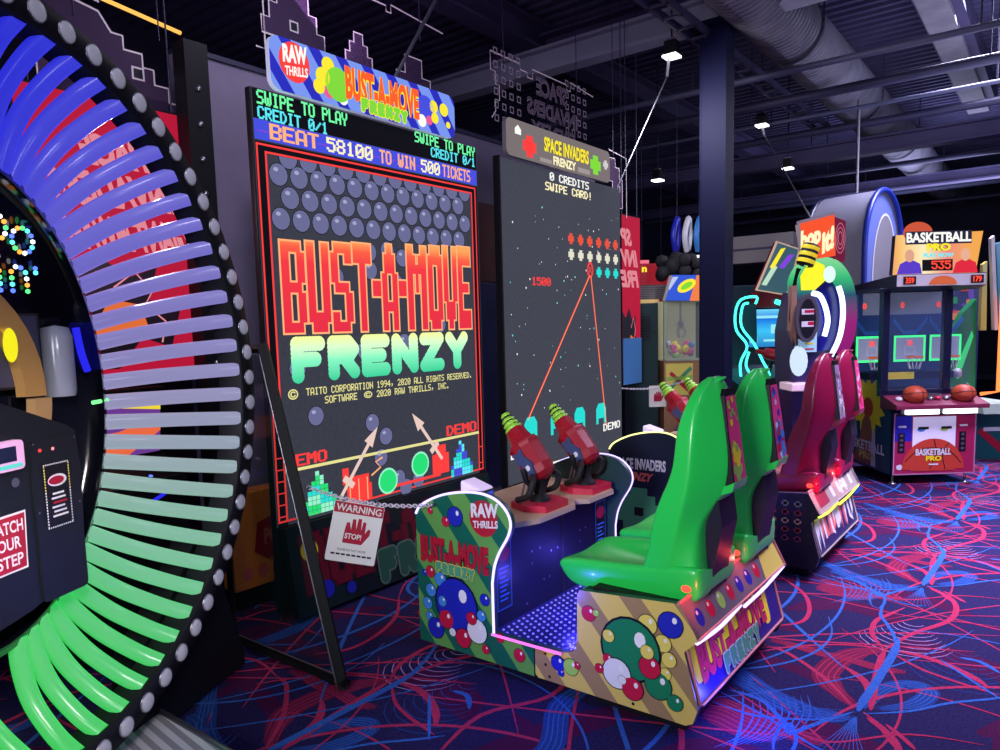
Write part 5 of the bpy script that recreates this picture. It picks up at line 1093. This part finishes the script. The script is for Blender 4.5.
for pts in ([(812, 293), (820, 296), (826, 309), (828, 322), (825, 336)], [(838, 287), (842, 300), (843, 318), (840, 338), (832, 356)]):
    q = MB(); q.tube(catmull([f(*L6(*p), .03) for p in pts], 5), .024, glow('neon_ice_white', (215, 235, 255), 2.6), 8); q.build('neon_arc', T)
q = MB(); cx, cz = L6(806, 318); q.prism(f, [(cx + .105 * math.cos(a), cz + .215 * math.sin(a)) for a in [2 * PI * k / 24 for k in range(24)]], -.06, .07, mat('badge_grey', (74, 70, 80), .4)); q.disc(f, cx, cz, .075, .175, .073, INK, 22)
for z, m in ((cz + .06, P_WHT), (cz - .05, P_WHT)): q.rect(f, cx - .055, z - .025, cx + .055, z + .025, .075, m)
q.rect(f, cx - .03, cz + .05, cx + .055, cz + .075, .077, P_RED); q.rect(f, cx, cz - .06, cx + .055, cz - .03, .077, P_RED); q.build('oval_badge', T)
q = MB(); q.line(f, [L6(*p) for p in ((800, 268), (795, 290), (793, 318), (798, 345))], .05, .0, BLACKM); q.prism(f, [L6(*p) for p in ((792, 285), (797, 285), (797, 345), (791, 330))], -.05, .03, mat('badge_tan', (150, 112, 96), .5)); q.build('left_fin', T)
q = MB(); gx, gz = L6(805, 256); q.lathe([(.05, -.1), (.075, -.09), (.075, .09), (.05, .1)], (gx, -.08, gz), (.35, 0, 1), BLACKM, 14)
for h in (-.06, 0, .06): q.lathe([(.078, h - .018), (.08, h), (.078, h + .018)], (gx, -.08, gz), (.35, 0, 1), P_YEL2, 14)
q.tube([(gx, -.02, gz), (gx + .02, .1, gz)], .03, BLACKM, 8); q.build('striped_handle', T)
q = MB(); sg = [L6(*p) for p in ((798, 225), (832, 217), (834, 257), (811, 260), (803, 256))]
q.prism(f, sg, -.06, .04, glow('sign_orange', (250, 84, 42), 1.0), mat('sign_rim', (150, 140, 140), .4)); q.line(f, [L6(*p) for p in ((797, 226), (796, 224), (832, 216))], .03, .03, mat('sign_rim', (150, 140, 140), .4))
a0, a1 = L6(799, 250), L6(819, 229); tw = lambda u, v, x, y: (u, v + .06 * x); q.text('bop', f, (a0[0], a0[1] - .05, a1[0], a1[1] - .03), .045, G_CRM, .06, warp=tw); a0, a1 = L6(820, 256), L6(832, 233); q.text('it!', f, (a0[0], a0[1], a1[0], a1[1]), .045, G_CRM, .06, warp=tw); q.build('sign', T)
s2 = Fr(f(*L6(833, 0), .03)[:1] + (-.03, 0) if False else (L6(833, 0)[0], -.03, 0), Vector((.85, .5, 0)), (0, 0, 1), Vector((.5, -.85, 0))); z0, z1 = 1.6 - (260 - 318.5) * k6, 1.6 - (219 - 318.5) * k6
q = MB(); q.prism(s2, [(0, z0), (.16, z0 - .02), (.16, z1 - .03), (0, z1)], -.05, 0, glow('sign_maroon', (120, 18, 56), .8))
for r_ in (.03, .05, .07): q.line(s2, [(.08 + r_ * math.cos(a), (z0 + z1) / 2 + r_ * 1.9 * math.sin(a)) for a in [2 * PI * k / 20 for k in range(20)]], .008, .003, g('sign_pink', 215, 120, 150, .9), True)
q.build('sign_side', T)
q = MB(); q.ball((L6(801, 0)[0], .0, 1.22), .1, glow('ball_lamp', (215, 235, 255), 1.0), 16, (.8, .6, 1.4)); q.box(L6(800, 0)[0], -.02, 1.30, L6(818, 0)[0], .1, 1.52, mat('pale_blue_print', (140, 185, 205), .4, emit=.4, ecol=(150, 190, 210)))
for k in range(4): q.rect(f, L6(806, 0)[0], 1.32 + k * .05, L6(815, 0)[0], 1.335 + k * .05, .025, (P_RED, P_YEL2, P_BLU, P_WHT)[k])
q.build('player_lamp', T); q = MB(); q.box(L6(790, 0)[0], -.1, .95, L6(822, 0)[0], .2, 1.02, mat('deck_pink_white', (220, 190, 205), .3, emit=.3, ecol=(225, 190, 205))); q.build('control_deck', T, .01)
# hooded ride pod
T = thing('hooded_ride_pod', 'large ride pod with frosted white hood and blue rims behind the ring game', 'arcade ride', (10.02, 2.05, 0), R(-99))
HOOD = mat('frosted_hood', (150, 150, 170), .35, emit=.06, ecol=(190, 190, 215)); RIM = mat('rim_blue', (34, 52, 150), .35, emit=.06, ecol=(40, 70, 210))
prof_ = [(-.6, 1.3), (-.6, 2.35)] + [(.6 * math.cos(a), 2.42 + .70 * math.sin(a)) for a in [PI - PI * k / 16 for k in range(17)]] + [(.6, 1.3)]
def arch(q, x0, x1, s0, s1, m):
    a = [(x0, y * s0, 2.35 + (z - 2.35) * s0) for y, z in prof_]; bb = [(x1, y * s1, 2.35 + (z - 2.35) * s1) for y, z in prof_]; n = len(a)
    q.add(a + bb, [(i, i + 1, n + i + 1, n + i) for i in range(n - 1)], m, True)
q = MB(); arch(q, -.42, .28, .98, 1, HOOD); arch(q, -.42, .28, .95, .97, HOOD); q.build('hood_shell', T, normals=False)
for x in (.28,):
    q = MB(); q.tube([(x, y, z) for y, z in prof_], .032, RIM, 10); q.build('front_rim', T)
q = MB(); q.tube([(-.42, y * .98, 2.35 + (z - 2.35) * .98) for y, z in prof_], .035, mat('rim_navy', (22, 26, 60), .3), 10); q.build('rear_rim', T)
q = MB(); q.prism(Fr((-.42, 0, 0), (0, 1, 0), (0, 0, 1), (-1, 0, 0)), [(y * .95, 2.35 + (z - 2.35) * .95) for y, z in prof_], -.03, 0, mat('hood_cap', (205, 205, 215), .4, emit=.15, ecol=(200, 200, 215))); q.build('rear_cap', T)
q = MB(); ffp = Fr((.25, 0, 0), (0, 1, 0), (0, 0, 1), (1, 0, 0)); q.prism(ffp, [(y * .93, 2.35 + (z - 2.35) * .93) for y, z in prof_], -.02, 0, mat('front_panel_blue', (110, 124, 190), .35)); q.disc(ffp, .12, 2.1, .36, .72, .004, mat('opening_grey', (130, 126, 134), .5), 28); q.line(ffp, [(.12 + .38 * math.cos(a), 2.1 + .74 * math.sin(a)) for a in [2 * PI * k / 32 for k in range(32)]], .03, .005, P_WHT, True); q.build('front_opening', T)
q = MB(); q.box(-.45, -.7, .0, .32, .7, 1.32, mat('pod_base', (30, 30, 66), .4)); q.build('pod_base', T, .04)
q = MB(); q.tube([(-.05, 0, 3.13), (-.05, 0, 4.23)], .02, STEEL, 8); q.build('hang_rod', T)
# prize crane, red cabinet, dark cabinet
k8 = .01096; L8 = lambda px, py: ((px - 685) * k8, 1.6 - (py - 322) * k8)
T = thing('prize_crane', 'lit prize crane with blue marquee left of the steel column', 'arcade machine', (7.62, 3.31, 0), RV)
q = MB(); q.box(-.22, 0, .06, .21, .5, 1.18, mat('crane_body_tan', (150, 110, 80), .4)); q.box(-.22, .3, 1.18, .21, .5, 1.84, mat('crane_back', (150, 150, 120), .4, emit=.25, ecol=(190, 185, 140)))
q.rect(f, -.2, .8, .1, 1.15, .003, P_YEL)
for a, bb, m in (((-.18, .85), (.08, 1.1), P_LEAF), ((-.15, 1.05), (.05, .85), P_RED), ((-.2, .98), (.1, 1.0), P_LIM)): q.line(f, [a, bb], .04, .005, m)
q.build('body', T, .006)
q = MB(); q.box(-.215, .01, 1.2, .205, .02, 1.83, mat('crane_glass', (170, 180, 180), .08, alpha=.2)); 
for x in (-.22, .19): q.box(x, -.005, 1.18, x + .025, .03, 1.84, mat('crane_frame', (150, 165, 140), .4))
for z in (1.18, 1.815): q.box(-.22, -.005, z, .215, .03, z + .025, mat('crane_frame', (150, 165, 140), .4))
q.build('glass_front', T)
rr = random.Random(2); q = MB()
for k in range(16): q.ball((rr.uniform(-.15, .15), rr.uniform(.08, .25), 1.24 + rr.uniform(0, .12)), rr.uniform(.035, .055), rr.choice((P_RED, P_SKY, P_LIM, P_YEL2, P_PINK, P_WHT)), 10)
q.build('plush_pile', T)['kind'] = 'stuff'
q = MB(); q.tube([(0, .15, 1.82), (0, .15, 1.6)], .012, STEEL, 8); q.box(-.03, .12, 1.55, .03, .18, 1.61, STEEL)
for a in (0, 2.1, 4.2): q.tube([(0, .15, 1.55), (.06 * math.cos(a), .15 + .06 * math.sin(a), 1.5), (.03 * math.cos(a), .15 + .03 * math.sin(a), 1.43)], .008, STEEL, 6)
q.build('claw', T)
q = MB(); mq = [L8(*p) for p in ((673, 275), (706, 276), (700, 301), (666, 300))]; q.prism(f, mq, -.12, .03, glow('crane_blue', (52, 90, 215), 1.0), WHITE)
q.poly(f, [L8(*p) for p in ((697, 276), (706, 276), (700, 301), (690, 301))], .032, g('crane_orange', 245, 130, 70)); q.disc(f, *L8(687, 286), .11, .06, .034, G_YEL, 16, rot=.5); q.disc(f, *L8(687, 286), .07, .03, .036, G_LIME, 14, rot=.5); q.poly(f, [L8(*p) for p in ((673, 277), (679, 277), (670, 290), (669, 288))], .034, g('crane_pale', 190, 200, 240)); q.build('marquee', T)
q = MB()
for k in range(26): q.ball((rr.uniform(-.2, .2), rr.uniform(.15, .35), 2.13 + rr.uniform(0, .2)), rr.uniform(.04, .09), mat('topper_black', (22, 20, 28), .8), 8)
q.build('topper', T)
T = thing('dark_redemption_cabinet', 'tall dark green cabinet with louvred side left of the prize crane', 'arcade machine', (7.62 - .27, 3.68, 0), RV)
GD = mat('cabinet_bottle_dark', (18, 48, 50), .4); q = MB(); q.box(-.2, 0, .05, .18, .6, 1.82, GD); q.build('body', T, .01)
q = MB()
for k in range(9): q.box(-.05, -.008, 1.42 + k * .03, .1, .0, 1.435 + k * .03, BLACK)
for x in (-.12, .14): q.disc(f, x, 1.5, .015, .015, .002, BLACK, 10)
q.build('louvre', T)
T = thing('red_arcade_booth', 'red topped booth showing shutters, left of the prize crane', 'arcade machine', (8.05, 3.83, 0), RV)
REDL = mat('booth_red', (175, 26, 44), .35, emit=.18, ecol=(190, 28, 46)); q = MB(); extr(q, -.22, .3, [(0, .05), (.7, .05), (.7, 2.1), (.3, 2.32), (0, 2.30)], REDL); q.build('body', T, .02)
q = MB(); q.rect(f, -.2, 1.88, .12, 2.05, .004, mat('shutter_grey', (130, 120, 125), .5)); [q.rect(f, -.2, 1.89 + k * .025, .12, 1.895 + k * .025, .006, BLACK) for k in range(7)]; q.build('shutter', T); q = MB(); q.rect(f, -.2, 1.72, .02, 1.88, .004, mat('booth_cream', (225, 190, 120), .5, emit=.3, ecol=(225, 190, 120))); q.rect(f, .03, 1.72, .12, 1.88, .004, SR); q.build('lit_window', T); q = MB(); q.text('n', f, (-.18, 2.2, -.12, 2.26), .003, G_YEL, .05); q.build('lettering', T)
# right-hand edge: baseball game and neon frame
L8b = lambda px, py: ((px - 985) * k8, 1.6 - (py - 314) * k8)
T = thing('baseball_arcade_game', 'green baseball game with orange neon frame at the right edge', 'arcade machine', (9.55, .66, 0), RV)
q = MB(); q.prism(f, [L8b(*p) for p in ((977, 413), (1012, 413), (1012, 470), (976, 472))], -.6, 0, mat('game_teal', (20, 84, 90), .35)); q.poly(f, [L8b(*p) for p in ((979, 432), (983, 427), (1008, 448), (1008, 458))], .004, P_CR); q.text('SLUGGER', f, (*L8b(985, 431), *L8b(1006, 425)), .005, P_WHT, .03) if False else q.rect(f, *L8b(985, 431), *L8b(1004, 427), .005, P_WHT); q.build('base', T, .01)
q = MB(); q.prism(f, [L8b(*p) for p in ((974, 402), (1014, 402), (1014, 412), (976, 412))], -.5, .15, mat('ledge_pale', (200, 215, 205), .35, emit=.2, ecol=(190, 220, 205))); q.build('ledge', T, .01)
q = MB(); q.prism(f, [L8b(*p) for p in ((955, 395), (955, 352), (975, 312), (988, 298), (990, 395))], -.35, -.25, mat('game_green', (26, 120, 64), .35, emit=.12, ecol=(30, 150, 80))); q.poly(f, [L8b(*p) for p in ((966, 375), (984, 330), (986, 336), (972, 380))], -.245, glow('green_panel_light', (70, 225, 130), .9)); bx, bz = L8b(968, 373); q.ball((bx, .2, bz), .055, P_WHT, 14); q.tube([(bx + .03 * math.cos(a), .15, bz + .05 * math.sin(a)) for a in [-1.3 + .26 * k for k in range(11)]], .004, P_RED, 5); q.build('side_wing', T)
q = MB(); q.tube([f(*L8b(*p), .02) for p in ((980, 393), (997, 391), (997, 295))], .02, glow('neon_orange', (255, 120, 60), 2.2), 8); q.build('neon_frame', T)
for pts, m in ((((988, 240), (991, 237), (999, 330), (995, 330)), CREAM), (((981, 265), (985, 262), (987, 330), (981, 330)), P_YEL), (((993, 245), (1000, 243), (1004, 330), (1000, 330)), mat('board_teal', (60, 140, 160), .4))):
    q = MB(); q.prism(f, [L8b(*p) for p in pts], -.1, -.05, m); q.build('tall_board', T)
q = MB(); q.box(L8b(956, 0)[0], .6, .05, L8b(1012, 0)[0], .7, 1.95, mat('game_back', (40, 50, 100), .4)); bk = Fr((0, .6, 0), (1, 0, 0), (0, 0, 1), (0, -1, 0)); rr = random.Random(6)
for k in range(30): x, z = rr.uniform(-.3, .25), rr.uniform(.9, 1.9); q.rect(bk, x, z, x + rr.uniform(.03, .1), z + rr.uniform(.03, .12), .002 + k * .0002, rr.choice((g('c1', 235, 150, 80, .7), g('c2', 120, 90, 200, .7), g('c3', 230, 220, 180, .7), g('c4', 60, 170, 120, .6), g('c5', 220, 80, 90, .7))))
q.build('back_screen', T)
# hanging ornament and a lit pink sign far off
T = thing('hanging_ornament', 'blue and white looped ornament hanging above the prize crane', 'decoration', (8.2, 3.62, 2.42))
for k, m in enumerate((P_BLU, P_WHT, P_SKY)):
    q = MB(); q.tube(catmull([(k * .09 - .1, -k * .1, .0), (k * .09 - .16, -k * .1, .18), (k * .09 - .05, -k * .1, .38), (k * .09 - .02, -k * .1, .2), (k * .09 - .06, -k * .1, .02)], 5), .035, m, 8); q.build('loop', T)
q = MB(); q.tube([(-.06, 0, .3), (-.06, 0, 2.72)], .004, STLD, 5); q.build('hang_wire', T)
q = MB(); q.box(-.1, -.02, -.1, .1, .02, .1, glow('pink_exit', (245, 120, 140), 1.0)); q.tube([(0, 0, .1), (0, 0, 2.7)], .006, STLD, 5); o = q.build('small_hanging_sign'); o.location = (9.9, 4.95, 2.42); o.rotation_euler = (0, 0, RV); tag(o, 'small square pink lit sign hanging in the dark left of the column', 'sign')
for (a, bb), lb in ((((11.5, 5.4, 2.62), (11.9, 4.75, 2.7)), 'long white lamp strip in the dark above the red booth'), (((12.6, 5.2, 2.95), (12.8, 4.95, 2.95)), 'short white lamp strip in the dark above the prize crane')):
    q = MB(); q.tube([a, bb], .025, glow('far_light', (235, 235, 225), 1.6), 6); q.tube([a, (a[0], a[1], 5.14)], .006, STLD, 5); tag(q.build('lamp_strip'), lb, 'strip light')
# a few dim machines deeper in the hall
rr = random.Random(12)
for k, (px, py, w, h, col, lb) in enumerate(((10.6, 3.6, .9, 1.9, (60, 30, 70), 'dim plum game cabinet deep in the hall behind the prize crane'), (12.4, 2.6, 1.0, 2.0, (30, 60, 100), 'dim blue game cabinet deep in the hall behind the neon game'), (12.6, -.6, .9, 2.0, (50, 50, 120), 'dim indigo game cabinet deep in the hall beyond the right edge'))):
    T = thing('arcade_cabinet', lb, 'arcade machine', (px, py, 0), RV); cm = mat('dim_body_%d' % k, col, .4)
    q = MB(); extr(q, -w / 2, w / 2, [(0, .05), (.8, .05), (.8, h), (.2, h), (.1, h - .3), (.35, 1.0), (-.05, .9)], cm); q.build('body', T, .01)
    q = MB(); q.rect(Fr((0, .1, 0), (1, 0, 0), (0, 0, 1), (0, -1, 0)), -w * .45, h - .27, w * .45, h - .03, .01, glow('dim_marquee_%d' % k, tuple(min(255, v * 2) for v in col), .8)); q.build('marquee', T)
    q = MB(); q.poly(Fr((0, .36, 1.02), (1, 0, 0), Vector((0, -.23, h - 1.34)), (0, -1, 0)), [(-w * .4, .05), (w * .4, .05), (w * .4, .95), (-w * .4, .95)], .01, glow('dim_screen_%d' % k, tuple(min(255, int(v * 1.5 + 30)) for v in col), .8)); q.build('screen', T)
# ------------------------------------------------------------------ light and camera
w = bpy.data.worlds.new('hall_dusk'); SC.world = w; w.use_nodes = True
w.node_tree.nodes['Background'].inputs[0].default_value = (.16, .16, .40, 1); w.node_tree.nodes['Background'].inputs[1].default_value = .24
def area(name, loc, to, size, e, col, spread=180):
    l = bpy.data.lights.new(name, 'AREA'); l.energy = e; l.color = col; l.size = size; l.shape = 'DISK'; l.spread = R(spread)
    o = bpy.data.objects.new(name, l); COL.objects.link(o); o.location = loc
    o.rotation_euler = (Vector(to) - Vector(loc)).to_track_quat('-Z', 'Y').to_euler(); return o
def point(name, loc, e, col, r=.08):
    l = bpy.data.lights.new(name, 'POINT'); l.energy = e; l.color = col; l.shadow_soft_size = 0
    o = bpy.data.objects.new(name, l); COL.objects.link(o); o.location = loc; return o
area('aisle_fill', (6.2, -.8, 4.9), (6.2, .1, 0), 1.4, 190, (.74, .64, 1), 84)  # added light over the aisle floor, no visible fixture
area('near_aisle_fill', (4.2, -1.8, 4.9), (4.6, -.3, 0), 1.4, 30, (.66, .5, 1), 60)  # added fill for the near carpet, not a fitting of the hall
area('far_light', (10, .5, 4.7), (8.5, .8, 0), 1.6, 190, (.75, .72, 1), 120)  # added light brightening the far machines, without a fixture
area('front_fill', (.4, 0.2, 4.6), (2.9, 3.6, 2.2), .8, 9, (.8, .75, 1), 50)  # added fill high over the camera for video wall and partition
area('side_fill', (-1.6, .6, 2.0), (2.5, 1.7, 1.2), 1.0, 22, (.88, .86, 1), 60)  # added low fill for the cabinet side panels, source unseen
area('pedestal_fill', (.2, .7, 2.0), (.7, 2.4, 1.05), .5, 5, (1, .92, .95), 40)  # added to brighten the dark pedestal and its red sticker
area('deck_fill', (4.2, .8, 3.6), (4.6, 1.6, 5.2), 2.0, 20, (.70, .62, 1))  # added upward fills for the roof deck, standing in for game glow
area('deck_fill', (9.5, .5, 3.7), (9.5, 1.5, 5.2), 2.5, 36, (.66, .68, 1))
area('deck_fill', (3.2, 3.9, 3.9), (4.2, 4.6, 5.2), 1.2, 12, (.85, .55, 1))
area('steel_wash', (1.5, -1.5, 3.6), (8, 2.6, 4.4), 1.0, 34, (.72, .72, 1))  # added wash on the camera-facing sides of beams and pipes
area('far_wash', (8.5, -2.5, 3.0), (15, 3, 4.2), 1.0, 70, (.6, .62, 1))  # added light so the far wall and duct end show
area('left_wash', (6.1, 2.95, 3.6), (7.9, 1.6, .8), .5, 40, (.95, .9, 1))  # added light for the basketball game's left side, no fixture there
point('behind_wheel', (1.75, 3.35, 2.3), 14, (1, .85, .9))  # invented source, added to brighten the orange box and wall
area('deck_fill', (15, 2, 3.6), (15, 2.5, 5.2), 3, 90, (.6, .62, 1))  # further added fill for the far roof deck
area('partition_wash', (2.9, 3.1, 3.9), (2.9, 4.22, 2.6), .5, 8, (.85, .8, 1))  # added wash to lift the grey partition
point('cabinet_blue_led', (2.85, 1.80, .36), 3.5, (.10, .08, 1), .06); point('cabinet_blue_led', (3.3, 1.80, .36), 3.5, (.10, .08, 1), .06)
point('cabinet_blue_led', (5.0, 1.9, .36), 3.5, (.10, .08, 1), .06)
point('under_cabinet_blue', (2.7, .9, .16), 5, (.1, .1, 1), .05); point('under_cabinet_blue', (2.3, 1.7, .4), 4.0, (.08, .08, 1), .05)
cam = bpy.data.cameras.new('camera'); co = bpy.data.objects.new('camera', cam); COL.objects.link(co)
cam.sensor_width = 36; cam.lens = 730 * 36 / 1000; cam.shift_y = .03
cam.clip_start = .02; cam.clip_end = 100
a_ = Vector((565, -93, 730)).normalized(); b_ = Vector((-950, -52, 730)); b_ = (b_ - a_ * a_.dot(b_)).normalized(); u_ = a_.cross(b_)
if u_.y > 0: u_ = -u_
# rows: world axes written in camera coordinates (x right, y down, z forward)
right = Vector((a_.x, b_.x, u_.x)); down = Vector((a_.y, b_.y, u_.y)); fwd = Vector((a_.z, b_.z, u_.z))
co.matrix_world = Matrix(((right.x, -down.x, -fwd.x, 0), (right.y, -down.y, -fwd.y, 0), (right.z, -down.z, -fwd.z, 1.6), (0, 0, 0, 1)))
SC.camera = co
vs = SC.view_settings; vs.view_transform = 'Standard'; vs.look = 'None'; vs.exposure = 0; vs.gamma = 1; vs.use_curve_mapping = False
